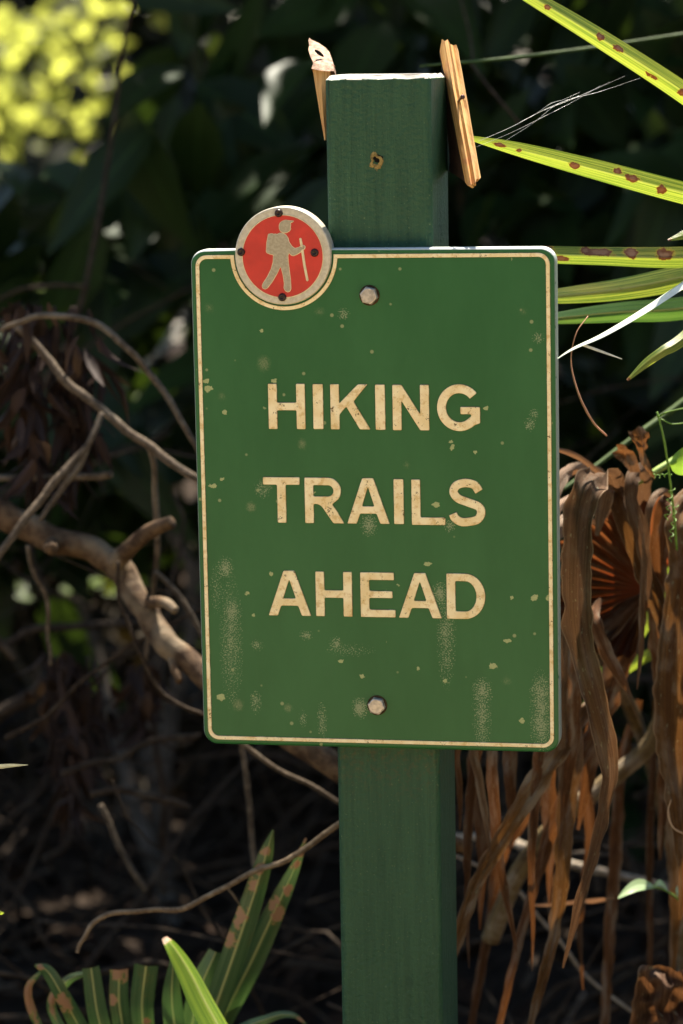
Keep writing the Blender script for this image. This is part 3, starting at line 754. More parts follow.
# slender stalks crossing behind it
def stalk(name, path, mat, label, cat, group=None, **kw):
    b = at(*path[0][:3]); mb = MB(); twig(mb, path, **kw)
    o = mb.build(name, mat, origin=b); o.location = b
    return tag(o, label, cat, group)
M_DGST = plain('dim_green_stalk', (.06, .10, .02), .6, .3)
stalk('grass_stalk', [(720, 30, 3.0, 3), (683, 34, 3.0, 3), (590, 48, 2.95, 3), (500, 59, 2.9, 3.4), (420, 66, 2.85, 2)], M_DGST, 'thin dark green stalk stretching level behind the post top', 'stalk')
stalk('green_stalk', [(760, 345, 2.9, 8), (683, 402, 2.88, 7), (640, 433, 2.86, 6), (596, 466, 2.84, 5), (560, 492, 2.82, 4)], M_DGST, 'dim green stalk slanting up to the right behind the dry leaf scraps', 'stalk')
stalk('green_stalk', [(760, 412, 2.75, 9), (683, 455, 2.73, 8), (650, 475, 2.72, 7), (615, 496, 2.72, 5)], plain('bright_green_stalk', (.30, .42, .10), .45, .4), 'pale green stalk behind the vine just above the dead frond', 'stalk')
stalk('dry_grass_strand', [(588, 316, 2.5, .8), (576, 334, 2.49, 1.3), (571, 362, 2.49, 1.8), (579, 395, 2.48, 2.4), (593, 422, 2.48, 2.6), (607, 436, 2.48, 2)], plain('pink_dry_grass', (.45, .22, .13), .6, .3), 'thin curved pinkish dry strand hanging under the blade with painted white sheen', 'dry strand', sides=6)
# spider silk
mb = MB()
for k_, (a, b, c_) in enumerate([((475, 143), (548, 108), (625, 76)), ((478, 141), (540, 112), (610, 82)), ((476, 147), (545, 116), (600, 86)), ((520, 122), (550, 104), (580, 92)), ((505, 141), (560, 103), (640, 78))]):
    path = [(a[0], a[1], 2.5, .15), ((a[0] + b[0]) / 2, (a[1] + b[1]) / 2 + 1.5, 2.51, .2), (b[0], b[1], 2.515, .4), ((b[0] + c_[0]) / 2, (b[1] + c_[1]) / 2 + 1, 2.53, .2), (c_[0], c_[1], 2.54, .12)]
    twig(mb, path, sides=4, rough=0, sub=8)
B = at(475, 143, 2.5); o = mb.build('spider_silk', plain('silk', (.5, .52, .5), .3, .6), origin=B); o.location = B
tag(o, 'wispy grey spider silk strung from the right splinter across to the blade', 'spider web')

# ------------------------------------------------------------------ dead palm fronds on the right
M_DEAD = dead_mat('dead_blade', (.235, .140, .080), (.105, .056, .029), (.24, .11, .045), .2)
M_DEADR = dead_mat('dead_blade_red', (.185, .084, .036), (.075, .032, .014), (.27, .095, .025), .25)
M_FAN = dead_mat('dead_fan_red', (.17, .07, .03), (.08, .03, .013), (.62, .085, .015), .42, hub=.055)
M_DEADG = dead_mat('dead_blade_golden', (.215, .112, .040), (.09, .042, .016), (.28, .115, .028), .25)
M_PALE = dead_mat('dead_blade_pale', (.42, .30, .22), (.28, .18, .12), (.45, .2, .08), .2)  # palest of the dead blade colours
hb = (650, 590, 2.76)
B = at(*hb); fb = Vector((B.x + .1, B.y + .2, 0))
df = empty('dead_palm_frond', fb, 'brown collapsed palm frond with a red pleated hub right of the sign', 'dead frond', 'dead palm fronds')
def dblade(parent, org, path, mat, **kw):
    mb = MB(); kw.setdefault('n', 70); kw.setdefault('m', 10); kw.setdefault('wob', .35); kw.setdefault('fold', .3); kw.setdefault('ragged', .35)
    ribbon(mb, path, **kw); return mb.build('leaf_blade', mat, parent, origin=org)
# pleated fan round the hub
mb = MB(); rows = []; NP = 22
for k_ in range(19):
    q = k_ / 18; row = []
    for j in range(NP * 4 + 1):
        a = R(52 + 205 * j / (NP * 4)); zig = abs(((j / 4) % 1) * 2 - 1)
        Ln = (100 + 16 * mnoise.noise((j * .11, 2, 0)) - 8 * zig) * (1 - .3 * max(0, (math.degrees(a) - 200) / 57)) * q
        x = 650 + Ln * math.cos(a); y = 590 - Ln * math.sin(a) + 10 * q ** 4 * max(0, math.sin(a))
        dep = 2.765 - .010 * q * (zig - .5) * (1 + q) - .03 * q ** 3 + .010 * math.sin(a * 3) * q
        row.append(mb.vert(at(x, y, dep), zig, q * .1, (j // 4) / NP))
    rows.append(row)
mb.grid(rows); mb.build('pleated_fan', M_FAN, df, origin=fb)
FR = [  # folded-over blades hanging in front: path, material, keywords
    ([(648, 588, 2.750, 8), (624, 530, 2.730, 18), (608, 480, 2.640, 26), (592, 482, 2.560, 32), (581, 510, 2.545, 31), (577, 560, 2.535, 30), (577, 610, 2.530, 29), (583, 655, 2.525, 27), (595, 700, 2.525, 27), (606, 742, 2.525, 24), (610, 775, 2.525, 18), (604, 811, 2.525, 13), (593, 857, 2.525, 12), (579, 904, 2.525, 10), (563, 968, 2.525, 2)], M_DEAD, dict(n=200, m=14, pleats=2, fold=.45, seed=3.3, wob=.12)),
    ([(648, 585, 2.75, 6), (630, 530, 2.73, 14), (618, 484, 2.70, 20), (607, 486, 2.665, 20), (601, 510, 2.655, 15), (597, 536, 2.65, 4)], M_DEAD, dict(n=80)),
    ([(646, 588, 2.75, 6), (642, 520, 2.73, 14), (644, 475, 2.70, 15), (634, 476, 2.67, 15), (631, 496, 2.66, 14), (637, 525, 2.655, 14), (645, 560, 2.655, 12), (650, 600, 2.655, 5)], M_DEAD, dict(n=90, fold=.5)),
    ([(612, 486, 2.70, 12), (616, 496, 2.69, 20), (626, 525, 2.68, 21), (641, 565, 2.675, 20), (657, 602, 2.675, 18), (668, 640, 2.675, 14), (676, 690, 2.675, 6)], M_DEADG, dict(n=90, pleats=2, fold=.6)),
    ([(675, 498, 2.70, 5), (662, 492, 2.68, 7), (650, 505, 2.655, 8), (645, 550, 2.65, 7), (642, 610, 2.65, 6), (641, 650, 2.65, 6), (637, 690, 2.65, 1)], M_DEAD, dict(n=90, m=6)),
    ([(720, 520, 2.72, 20), (697, 500, 2.69, 28), (680, 520, 2.645, 28), (684, 562, 2.635, 32), (680, 604, 2.63, 34), (676, 640, 2.63, 36), (673, 690, 2.63, 38), (674, 750, 2.63, 34), (681, 810, 2.63, 26), (684, 870, 2.63, 14), (680, 920, 2.63, 3)], M_DEADG, dict(n=160, m=14, pleats=2, fold=.7)),
    ([(602, 598, 2.70, 4), (597, 606, 2.69, 9), (594, 620, 2.665, 14), (607, 652, 2.66, 14), (620, 677, 2.66, 11), (632, 698, 2.66, 2)], M_DEADR, dict(n=60)),
    ([(648, 592, 2.76, 5), (620, 615, 2.75, 20), (590, 650, 2.73, 18), (570, 690, 2.72, 4)], M_DEADR, dict(n=60, fold=.5)),
    ([(648, 594, 2.76, 5), (630, 635, 2.76, 24), (608, 690, 2.75, 28), (592, 760, 2.74, 18), (578, 830, 2.74, 3)], M_DEADR, dict(n=70, fold=.5, pleats=2)),
    ([(648, 592, 2.76, 5), (660, 640, 2.78, 20), (668, 700, 2.78, 22), (664, 790, 2.78, 14), (660, 860, 2.78, 3)], M_DEADR, dict(n=70)),
    ([(630, 500, 2.73, 10), (596, 474, 2.70, 14), (572, 470, 2.67, 13), (558, 484, 2.645, 13), (549, 520, 2.63, 12), (546, 570, 2.625, 5)], M_PALE, dict(n=80, fold=.5)),
    ([(630, 530, 2.74, 10), (596, 505, 2.71, 12), (571, 500, 2.68, 10), (556, 512, 2.65, 9), (548, 550, 2.64, 3)], M_PALE, dict(n=60, fold=.5)),
    ([(630, 545, 2.74, 8), (590, 522, 2.71, 10), (566, 518, 2.68, 10), (552, 534, 2.66, 5)], M_PALE, dict(n=60, fold=.5)),
    ([(630, 560, 2.74, 8), (592, 538, 2.71, 9), (568, 530, 2.68, 9), (552, 545, 2.66, 5)], M_PALE, dict(n=60, fold=.5)),
    ([(588, 575, 2.72, 6), (578, 600, 2.70, 12), (572, 640, 2.69, 15), (573, 690, 2.68, 15), (573, 740, 2.68, 14), (566, 790, 2.68, 9), (560, 850, 2.68, 2)], M_DEADR, dict(n=90)),
    ([(580, 580, 2.72, 4), (572, 600, 2.71, 8), (566, 640, 2.69, 10), (562, 720, 2.68, 11), (560, 790, 2.68, 4)], M_DEAD, dict(n=80)),
    ([(610, 478, 2.69, 3), (600, 473, 2.66, 5), (578, 457, 2.65, 6), (556, 449, 2.64, 4)], M_PALE, dict(n=40, m=6)),
    ([(655, 560, 2.73, 6), (668, 520, 2.71, 16), (672, 505, 2.69, 22), (664, 520, 2.68, 22), (660, 560, 2.68, 18), (662, 600, 2.68, 6)], M_DEADR, dict(n=60)),
]
for path, mat, kw in FR:
    if path[1][2] >= 2.70 and path[1][1] < 595: path = [(*path[0][:2], path[0][2] + .035, path[0][3]), (*path[1][:2], path[1][2] + .05, path[1][3])] + path[2:]
    dblade(df, fb, path, mat, **kw)
mb = MB(); twig(mb, [(650, 590, 2.775, 8), (668, 660, 2.85, 16), (655, 735, 2.88, 18), (610, 780, 2.88, 19), (565, 815, 2.88, 20), (520, 870, 2.9, 20), (490, 940, 2.92, 20)], sub=10, sides=10); mb.build('petiole', dead_mat('dead_petiole', (.20, .14, .06), (.10, .065, .03), (.3, .12, .03), .05), df, origin=fb)

B = at(560, 655, 2.72); fb2 = Vector((B.x + .05, B.y + .25, 0))
df2 = empty('dead_palm_frond', fb2, 'drooping brown palm frond whose dry strips hang below the sign, right of the post', 'dead frond', 'dead palm fronds')
FR2 = [
    ([(555, 660, 2.72, 5), (500, 690, 2.68, 9), (474, 740, 2.655, 10), (479, 780, 2.65, 11), (485, 815, 2.65, 8), (491, 857, 2.65, 1.5)], M_DEAD, {}),
    ([(550, 665, 2.72, 5), (480, 690, 2.7, 6), (458, 750, 2.68, 7), (460, 790, 2.68, 7), (460, 830, 2.68, 2)], M_DEADR, {}),
    ([(555, 665, 2.72, 5), (500, 700, 2.70, 9), (478, 750, 2.69, 11), (469, 818, 2.69, 12), (467, 900, 2.69, 7), (469, 968, 2.69, 1.5)], M_DEADR, {}),
    ([(555, 665, 2.72, 5), (505, 700, 2.70, 10), (492, 760, 2.68, 14), (497, 840, 2.675, 14), (508, 905, 2.675, 9), (517, 953, 2.675, 2)], M_DEADR, {}),
    ([(600, 690, 2.74, 8), (575, 725, 2.70, 20), (550, 762, 2.67, 26), (511, 822, 2.66, 24), (478, 880, 2.655, 18), (459, 935, 2.65, 14), (446, 990, 2.65, 3)], M_DEADG, dict(pleats=2, fold=.6, n=110)),
    ([(560, 665, 2.72, 5), (542, 730, 2.68, 13), (536, 793, 2.665, 12), (531, 857, 2.66, 10), (533, 918, 2.66, 6), (532, 971, 2.66, 1.5)], M_DEADR, {}),
    ([(566, 665, 2.72, 6), (575, 740, 2.70, 22), (566, 811, 2.69, 24), (561, 880, 2.68, 20), (552, 940, 2.68, 15), (537, 1000, 2.68, 12), (522, 1060, 2.68, 4)], M_DEADG, dict(n=110, pleats=2, fold=.6)),
    ([(610, 690, 2.75, 8), (589, 740, 2.74, 18), (566, 793, 2.73, 18), (543, 857, 2.73, 16), (522, 930, 2.73, 12), (498, 1030, 2.73, 8)], M_DEADR, dict(n=90)),
    ([(560, 660, 2.74, 5), (520, 700, 2.74, 14), (510, 760, 2.74, 18), (512, 810, 2.74, 12), (510, 850, 2.74, 2)], M_DEADR, {}),
    ([(560, 660, 2.76, 5), (545, 720, 2.76, 18), (548, 790, 2.76, 20), (550, 850, 2.76, 14), (549, 905, 2.76, 2)], M_DEADR, {}),
    ([(560, 660, 2.76, 5), (490, 700, 2.78, 14), (475, 760, 2.78, 18), (482, 850, 2.78, 16), (480, 930, 2.78, 3)], M_DEADR, {}),
    ([(640, 700, 2.9, 8), (622, 760, 2.92, 15), (617, 830, 2.92, 16), (613, 890, 2.92, 15), (609, 953, 2.92, 14), (603, 1040, 2.92, 10)], M_DEADR, dict(n=90)),
    ([(655, 700, 2.9, 5), (653, 768, 2.92, 9), (650, 847, 2.92, 9), (650, 953, 2.92, 7), (650, 1030, 2.92, 4)], M_DEADR, {}),
    ([(700, 700, 2.85, 8), (676, 760, 2.85, 20), (674, 830, 2.85, 22), (676, 900, 2.85, 16), (672, 980, 2.85, 6)], M_DEADG, {}),
    ([(600, 690, 2.8, 6), (585, 760, 2.82, 12), (590, 840, 2.82, 13), (580, 920, 2.82, 8), (583, 990, 2.82, 2)], M_DEADR, {}),
    ([(540, 800, 2.9, 8), (500, 860, 2.92, 14), (490, 920, 2.92, 12), (470, 1030, 2.92, 10)], M_DEADR, {}),
]
for path, mat, kw in FR2: dblade(df2, fb2, path, mat, wscale=.82, **kw)
mb = MB(); twig(mb, [(560, 655, 2.725, 8), (575, 640, 2.76, 12), (605, 660, 2.8, 14), (650, 760, 2.95, 15), (680, 900, 3.0, 16), (690, 1100, 3.0, 18)], sub=8); mb.build('petiole', dead_mat('dead_petiole_thin', (.20, .14, .06), (.10, .065, .03), (.3, .12, .03), .05), df2, origin=fb2)

# sunlit green blades glimpsed behind the dead frond
B = at(800, 720, 3.0); gb = Vector((B.x, B.y, 0))
g2 = empty('palmetto_frond', gb, 'narrow bright green palmetto blades showing through gaps in the dead frond', 'palm frond', 'green palmetto fronds')
for p_ in ([(600, 695, 2.86, 4), (625, 655, 2.86, 12), (648, 618, 2.86, 14), (675, 560, 2.86, 12), (700, 500, 2.86, 3)], [(600, 686, 2.84, 4), (625, 670, 2.84, 10), (650, 655, 2.84, 12), (690, 640, 2.84, 12), (730, 630, 2.84, 3)], [(560, 735, 2.9, 3), (585, 710, 2.9, 10), (615, 650, 2.9, 12), (640, 600, 2.9, 10)]):
    blade(g2, gb, p_, M_BLADE, n=50, m=8, twist=.3)
mb = MB(); tube3(mb, [gb, gb + Vector((0, 0, .3)), at(730, 640, 2.88)], [.006, .005, .004]); mb.build('petiole', M_STEM_G, g2, origin=gb)

# vine with tendrils and a leaf
M_VINE = plain('vine_green', (.14, .26, .035), .5, .4)
B = at(676, 545, 2.62)
vn = empty('climbing_vine', B, 'thin bright green vine with curly tendrils on top of the dead frond', 'vine')
mb = MB(); twig(mb, [(677, 550, 2.63, 2.6), (674, 515, 2.62, 2.6), (670, 480, 2.61, 2.5), (664, 440, 2.60, 2.4), (657, 412, 2.60, 2)], sides=6, rough=.05)
twig(mb, [(658, 417, 2.6, 1.6), (668, 412, 2.595, 1.5), (690, 407, 2.59, 1.4)], sides=6, rough=0); twig(mb, [(661, 419, 2.6, 1.4), (673, 424, 2.595, 1.4), (690, 422, 2.59, 1.2)], sides=6, rough=0)
mb.build('stem', M_VINE, vn, origin=B)
def tendril(a, b, turns, r):
    mb = MB(); n = turns * 14; P = []
    for i in range(n + 1):
        s = i / n; p = at(a[0] + (b[0] - a[0]) * s, a[1] + (b[1] - a[1]) * s, a[2] + (b[2] - a[2]) * s); ang = s * turns * 2 * math.pi
        d = (at(b[0], b[1], b[2]) - at(a[0], a[1], a[2])).normalized(); x = d.cross(Vector((0, 1, 0))).normalized(); y = d.cross(x)
        P.append(p + (x * math.cos(ang) + y * math.sin(ang)) * r * (.6 + .6 * math.sin(s * 9 + 1) ** 2))
    tube3(mb, P, [.00045] * len(P), 5); mb.build('tendril', M_VINE, vn, origin=B)
tendril((653, 476, 2.6), (672, 476, 2.61), 4, .0018); tendril((672, 488, 2.6), (666, 520, 2.6), 4, .0025); tendril((676, 505, 2.6), (670, 542, 2.6), 5, .002)
mb = MB(); M_VLEAF = leaf_mat('vine_leaf', (.12, .26, .03), (.2, .36, .05), (.4, .62, .06), .5, .4)
rows = []
for i in range(13):
    s = i / 12; wv_ = .013 * math.sin(math.pi * min(1, s * 1.02)) ** .6 * (1.25 - .5 * s)
    c_ = at(670, 464, 2.6).lerp(at(712, 455, 2.585), s)
    rows.append([mb.vert(c_ + Vector((0, .004 * abs(u_), 0)) + Vector((.1, 0, 1)) * (wv_ * u_) + Vector((0, -.003 * math.sin(s * 5), 0)), (u_ + 1) / 2, s, .6) for u_ in (-1, -.5, 0, .5, 1)])
mb.grid(rows); mb.build('leaf', M_VLEAF, vn, origin=B)
# lobed dry leaf scraps on top of the frond
M_SCRAP = dead_mat('dry_lobed_leaf', (.20, .105, .05), (.11, .05, .022), (.3, .11, .03), .25)
def scrap(P4, Y0, label, group):
    """outline in the detail view 540,400 x4.776"""
    pts = [(540 + x / 4.776, 400 + y / 4.776) for x, y in P4]; cx = sum(p[0] for p in pts) / len(pts); cy = sum(p[1] for p in pts) / len(pts)
    mb = MB(); rows = []
    for rr in (1, .66, .33, 0):
        row = []
        for (x, y) in pts:
            X, Y_ = cx + (x - cx) * rr, cy + (y - cy) * rr
            dep = Y0 + .012 * mnoise.noise((X * .12, Y_ * .12, Y0 * 9)) + .004 * mnoise.noise((X * .4, Y_ * .4, 1))
            row.append(mb.vert(at(X, Y_, dep), (x - cx) / 40 + .5, (y - cy) * rr / 900, .4))
        row.append(row[0]); rows.append(row)
    mb.grid(rows); b = at(cx, cy, Y0); o = mb.build('dry_leaf', M_SCRAP, origin=b); o.location = b
    return tag(o, label, 'dry leaf', group)
scrap([(420, 148), (435, 152), (455, 140), (470, 124), (492, 130), (505, 148), (520, 155), (524, 178), (508, 192), (515, 225), (500, 245), (500, 275), (520, 310), (545, 355), (548, 380), (515, 345), (480, 300), (470, 250), (455, 210), (430, 180)], 2.65, 'upright lobed brown dry leaf standing on top of the dead frond', 'dry leaf scraps on the dead frond')
scrap([(342, 250), (372, 240), (365, 212), (395, 210), (410, 218), (420, 235), (445, 245), (460, 268), (470, 310), (480, 345), (430, 345), (395, 300), (360, 275)], 2.66, 'small reddish dry leaf leaning left of the upright lobed one', 'dry leaf scraps on the dead frond')

# lower right: little leaf with painted sheen, dry strip, crumpled leaf, sticks
B = at(690, 900, 2.74)
sp = empty('leafy_sprig', B, 'small sprig with green leaves painted with white sun sheen low at the right edge', 'sprig')
M_SPRIG = leaf_mat('painted_sheen_sprig', (.32, .44, .22), (.42, .55, .3), (.3, .5, .08), .25, .2, .8)  # pale leaf colour carries the white sun sheen
for (a, b, wd) in (((654, 887), (618, 898), 11), ((653, 888), (668, 891), 6), ((676, 892), (712, 905), 24)):
    mb = MB(); p0, p1 = at(*a, 2.72), at(*b, 2.70)
    rows = []
    for i in range(11):
        s = i / 10; wv_ = wd * 2.7 / F / 2 * math.sin(math.pi * min(.98, s * .92 + .06)) ** .8
        c_ = p0.lerp(p1, s) + Vector((0, 0, .006 * math.sin(math.pi * s)))
        rows.append([mb.vert(c_ + Vector((0, -.74, -.66)) * (wv_ * u_ * 1.35) + Vector((0, -.5, .8)) * wv_ * .25 * abs(u_), (u_ + 1) / 2, s, .5) for u_ in (-1, -.5, 0, .5, 1)])
    mb.grid(rows); mb.build('leaf', M_SPRIG, sp, origin=B)
mb = MB(); twig(mb, [(712, 930, 2.78, 2.5), (685, 905, 2.75, 2.5), (665, 890, 2.725, 2), (648, 887, 2.72, 1.5)], sides=6); mb.build('stem', M_VINE, sp, origin=B)
def blade_thing(name, path, mat, label, cat, group=None, **kw):
    b = at(*path[0][:3]); mb = MB(); ribbon(mb, path, **kw); o = mb.build(name, mat, origin=b); o.location = b
    return tag(o, label, cat, group)
blade_thing('dry_strip', [(524, 905, 2.80, 2), (550, 905, 2.79, 4), (580, 902, 2.78, 5), (600, 901, 2.77, 7), (615, 898, 2.76, 4)], M_PALE, 'pinkish dry leaf strip lying level beside the green sprig with painted sheen', 'dry strip', n=50, m=6, wob=.3, twist=.9)
M_STICK = bark_mat('pale_stick', (.20, .155, .11), (.34, .28, .21), (.42, .38, .32), 90)
stalk('fallen_stick', [(440, 838, 3.3, 7), (506, 838, 3.25, 9), (525, 848, 3.2, 10), (553, 858, 3.2, 9), (585, 868, 3.2, 9), (646, 882, 3.2, 8), (720, 900, 3.2, 7)], M_STICK, 'pale stick with sunlit patches lying level behind the hanging strips', 'stick', 'sticks under the dead fronds', jit=.003)
stalk('fallen_stick', [(440, 850, 2.98, 3), (508, 882, 2.98, 4), (540, 918, 2.98, 4), (563, 945, 2.97, 4), (585, 975, 2.97, 4), (635, 1013, 2.96, 3.4), (690, 1050, 2.95, 3)], M_STICK, 'thin grey twig slanting down to the right below the hanging strips', 'stick', 'sticks under the dead fronds', jit=.002)
stalk('curled_strand', [(690, 835, 2.6, 2), (680, 832, 2.6, 2), (672, 826, 2.6, 2), (668, 812, 2.6, 1.6), (671, 800, 2.6, 1)], plain('pale_strand', (.45, .3, .18), .5, .3), 'tiny curled pale strand at the right edge above the shiny sprig', 'dry strand', sides=6)
mb = MB(); rows = []
for i in range(25):
    s = i / 24; row = []
    for j in range(19):
        u_ = j / 18
        x = 626 + 70 * u_ + 14 * (1 - s) * (1 - u_) + 5 * mnoise.noise((s * 5, u_ * 2, 1)); y = 966 + 75 * s + 22 * u_ * (u_ - .4) + 6 * mnoise.noise((s * 3, u_ * 7, 8))
        dep = 2.62 + .035 * mnoise.noise((s * 2.6, u_ * 3.4, 2)) + .014 * mnoise.noise((s * 7, u_ * 9, 5))
        row.append(mb.vert(at(x, y, dep), u_, s * .06, .7))
    rows.append(row)
mb.grid(rows); B = at(660, 1000, 2.62); o = mb.build('crumpled_leaf', dead_mat('crumpled_brown', (.20, .12, .075), (.07, .035, .02), (.3, .12, .04), .15), origin=B); o.location = B
tag(o, 'large crumpled brown dead leaf in the bottom right corner', 'dry leaf')

# ------------------------------------------------------------------ lower left palmetto, bright near blade, tips at the left edge
B = at(185, 1110, 2.72); fb = Vector((B.x, B.y + .05, 0))
lf = empty('palmetto_frond', fb, 'spotted green palmetto frond with cut off blades at the bottom left', 'palm frond', 'green palmetto fronds')
M_BLADE_S = blade_mat('palmetto_shaded', (.035, .085, .030), (.070, .125, .050), (.10, .10, .03), tf=.2, trans=(.10, .18, .04), bcol=(.34, .19, .11), spotnoise=3.0)  # darker blade greens, with the shade painted in
LB = [
    ([(186, 1110, 2.72, 6), (208, 1030, 2.70, 22), (232, 960, 2.68, 26), (254, 895, 2.67, 22), (266, 855, 2.665, 15), (273, 830, 2.66, 2)], [(.52, .75, .05, .4), (.63, .7, .05, .4), (.72, .6, .05, .45), (.82, .6, .05, .45), (.45, .8, .04, .3)], .3),
    ([(188, 1110, 2.73, 6), (218, 1030, 2.72, 22), (252, 960, 2.70, 26), (280, 900, 2.69, 19), (296, 865, 2.685, 10), (306, 838, 2.68, 2)], [(.55, .3, .05, .4), (.66, .35, .05, .4), (.58, .7, .04, .3), (.80, .5, .06, .6), (.90, .5, .06, .9), (1, .5, .07, 1.2)], .25),
    ([(182, 1110, 2.71, 6), (178, 1050, 2.69, 20), (172, 1000, 2.68, 20), (174, 950, 2.67, 3)], [], .3),
    ([(180, 1110, 2.71, 6), (150, 1050, 2.69, 20), (142, 1010, 2.68, 24), (146, 966, 2.67, 25)], [(.55, .3, .06, .3)], .3),
    ([(178, 1110, 2.71, 6), (132, 1050, 2.69, 18), (120, 1010, 2.68, 20), (119, 970, 2.675, 19)], [(1, .5, .16, .9), (.75, .8, .06, .3)], .3),
    ([(176, 1110, 2.71, 6), (115, 1060, 2.69, 18), (99, 1020, 2.68, 21), (91, 968, 2.675, 18)], [], .3),
    ([(174, 1110, 2.71, 6), (110, 1075, 2.68, 14), (80, 1028, 2.665, 18), (62, 995, 2.65, 16), (48, 972, 2.645, 13), (35, 965, 2.64, 3)], [(.55, .6, .1, .6), (.92, .5, .08, .6)], .35),
    ([(176, 1110, 2.72, 6), (70, 1080, 2.70, 10), (38, 1025, 2.70, 9), (28, 990, 2.69, 8), (42, 970, 2.68, 3)], [(.7, .5, .3, 1.2)], .35),
    ([(176, 1110, 2.72, 6), (90, 1060, 2.71, 10), (52, 1010, 2.71, 10), (66, 982, 2.70, 10), (88, 972, 2.70, 4)], [(.6, .5, .2, .6)], .3),
    ([(184, 1110, 2.72, 6), (190, 1040, 2.71, 20), (200, 990, 2.70, 24), (216, 952, 2.70, 16)], [], .3),
    ([(192, 1110, 2.72, 6), (230, 1040, 2.70, 12), (270, 1018, 2.69, 9), (292, 1015, 2.68, 6), (306, 1024, 2.68, 2)], [(.9, .5, .1, 1)], .3)]
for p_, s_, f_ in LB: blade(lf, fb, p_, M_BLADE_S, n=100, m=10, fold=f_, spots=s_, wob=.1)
mb = MB(); tube3(mb, [fb, fb + Vector((.01, -.02, .3)), B], [.007, .006, .005]); mb.build('petiole', M_STEM_G, lf, origin=fb)
B = at(330, 1180, 2.1); fb = Vector((B.x + .05, B.y, 0))
nf = empty('palmetto_frond', fb, 'single bright yellow green palmetto blade with a pale broken tip, nearest the camera', 'palm frond', 'green palmetto fronds')
blade(nf, fb, [(330, 1190, 2.1, 8), (250, 1078, 2.12, 29), (211, 1012, 2.14, 27), (190, 972, 2.15, 22), (174, 947, 2.155, 14), (165, 937, 2.16, 6)], blade_mat('palmetto_pale_tip', (.07, .17, .014), (.24, .36, .03), (.46, .42, .05), tf=.55, bcol=(.62, .40, .26), trans=(.58, .62, .05)), n=110, m=12, twist=(.75, .75), wscale=1.3, fold=.35, spots=[(1, .5, .17, 1.6)])
mb = MB(); tube3(mb, [fb, fb + Vector((0, 0, .3)), B], [.007, .006, .005]); mb.build('petiole', M_STEM_G, nf, origin=fb)
B = at(-90, 790, 2.4); fb = Vector((B.x - .05, B.y, 0))
ef = empty('palmetto_frond', fb, 'pale blade tips poking in at the left edge below the thick branch', 'palm frond', 'green palmetto fronds')
blade(ef, fb, [(-90, 790, 2.4, 8), (-30, 772, 2.35, 10), (5, 767, 2.33, 7), (28, 765, 2.32, 1)], bpy.data.materials['painted_sheen_blade'], n=40, m=6, twist=(.9, .9))
blade(ef, fb, [(-90, 800, 2.4, 8), (-40, 880, 2.35, 8), (-5, 910, 2.33, 6), (4, 913, 2.32, 1)], M_BLADE, n=40, m=6, twist=(.5, .5))
mb = MB(); tube3(mb, [fb, fb + Vector((0, 0, .4)), B], [.007, .006, .004]); mb.build('petiole', M_STEM_G, ef, origin=fb)

# ------------------------------------------------------------------ branches on the left
M_BARK = bark_mat('branch_bark', (.045, .025, .013), (.14, .085, .045), (.28, .22, .145), 70, .5)
M_TWIG = bark_mat('grey_twig', (.065, .046, .030), (.155, .115, .078), (.23, .19, .14), 120, .5)
M_TAN_TWIG = bark_mat('tan_twig', (.12, .08, .048), (.26, .19, .12), (.34, .28, .2), 120, .5)
M_TWIGD = bark_mat('dark_twig', (.022, .014, .009), (.065, .044, .028), (.11, .085, .06), 120, .4)
B = at(-40, 490, 3.0)
br = empty('fallen_branch', B, 'thick brown bent branch with a broken stub crossing behind the sign at left', 'branch')
mb = MB(); twig(mb, [(-200, 420, 3.1, 36), (-60, 480, 3.02, 33), (0, 512, 2.99, 30), (45, 537, 2.97, 28), (95, 552, 2.95, 26), (122, 572, 2.94, 27), (142, 607, 2.92, 25), (165, 640, 2.90, 26), (200, 672, 2.88, 24), (260, 716, 2.84, 26), (335, 768, 2.80, 26), (400, 815, 2.78, 22), (470, 850, 2.8, 14)], sub=14, sides=18, rough=.045, jit=.004); mb.build('limb', M_BARK, br, origin=B)
def sub(path, mat=M_BARK, **kw):
    mb = MB(); twig(mb, path, **kw); return mb.build('stub', mat, br, origin=B)
sub([(116, 562, 2.93, 20), (132, 546, 2.91, 17), (152, 530, 2.89, 15), (172, 522, 2.88, 14)], sub=8, sides=14, rough=.2)
sub([(52, 545, 2.955, 15), (51, 548, 2.93, 15), (50, 549, 2.915, 12)], sub=5, sides=12, rough=.2)
sub([(150, 602, 2.91, 12), (165, 603, 2.89, 11), (176, 611, 2.88, 8)], sub=6, sides=10, rough=.25)
sub([(168, 645, 2.90, 14), (176, 668, 2.88, 11), (179, 682, 2.87, 8)], sub=6, sides=10, rough=.25)
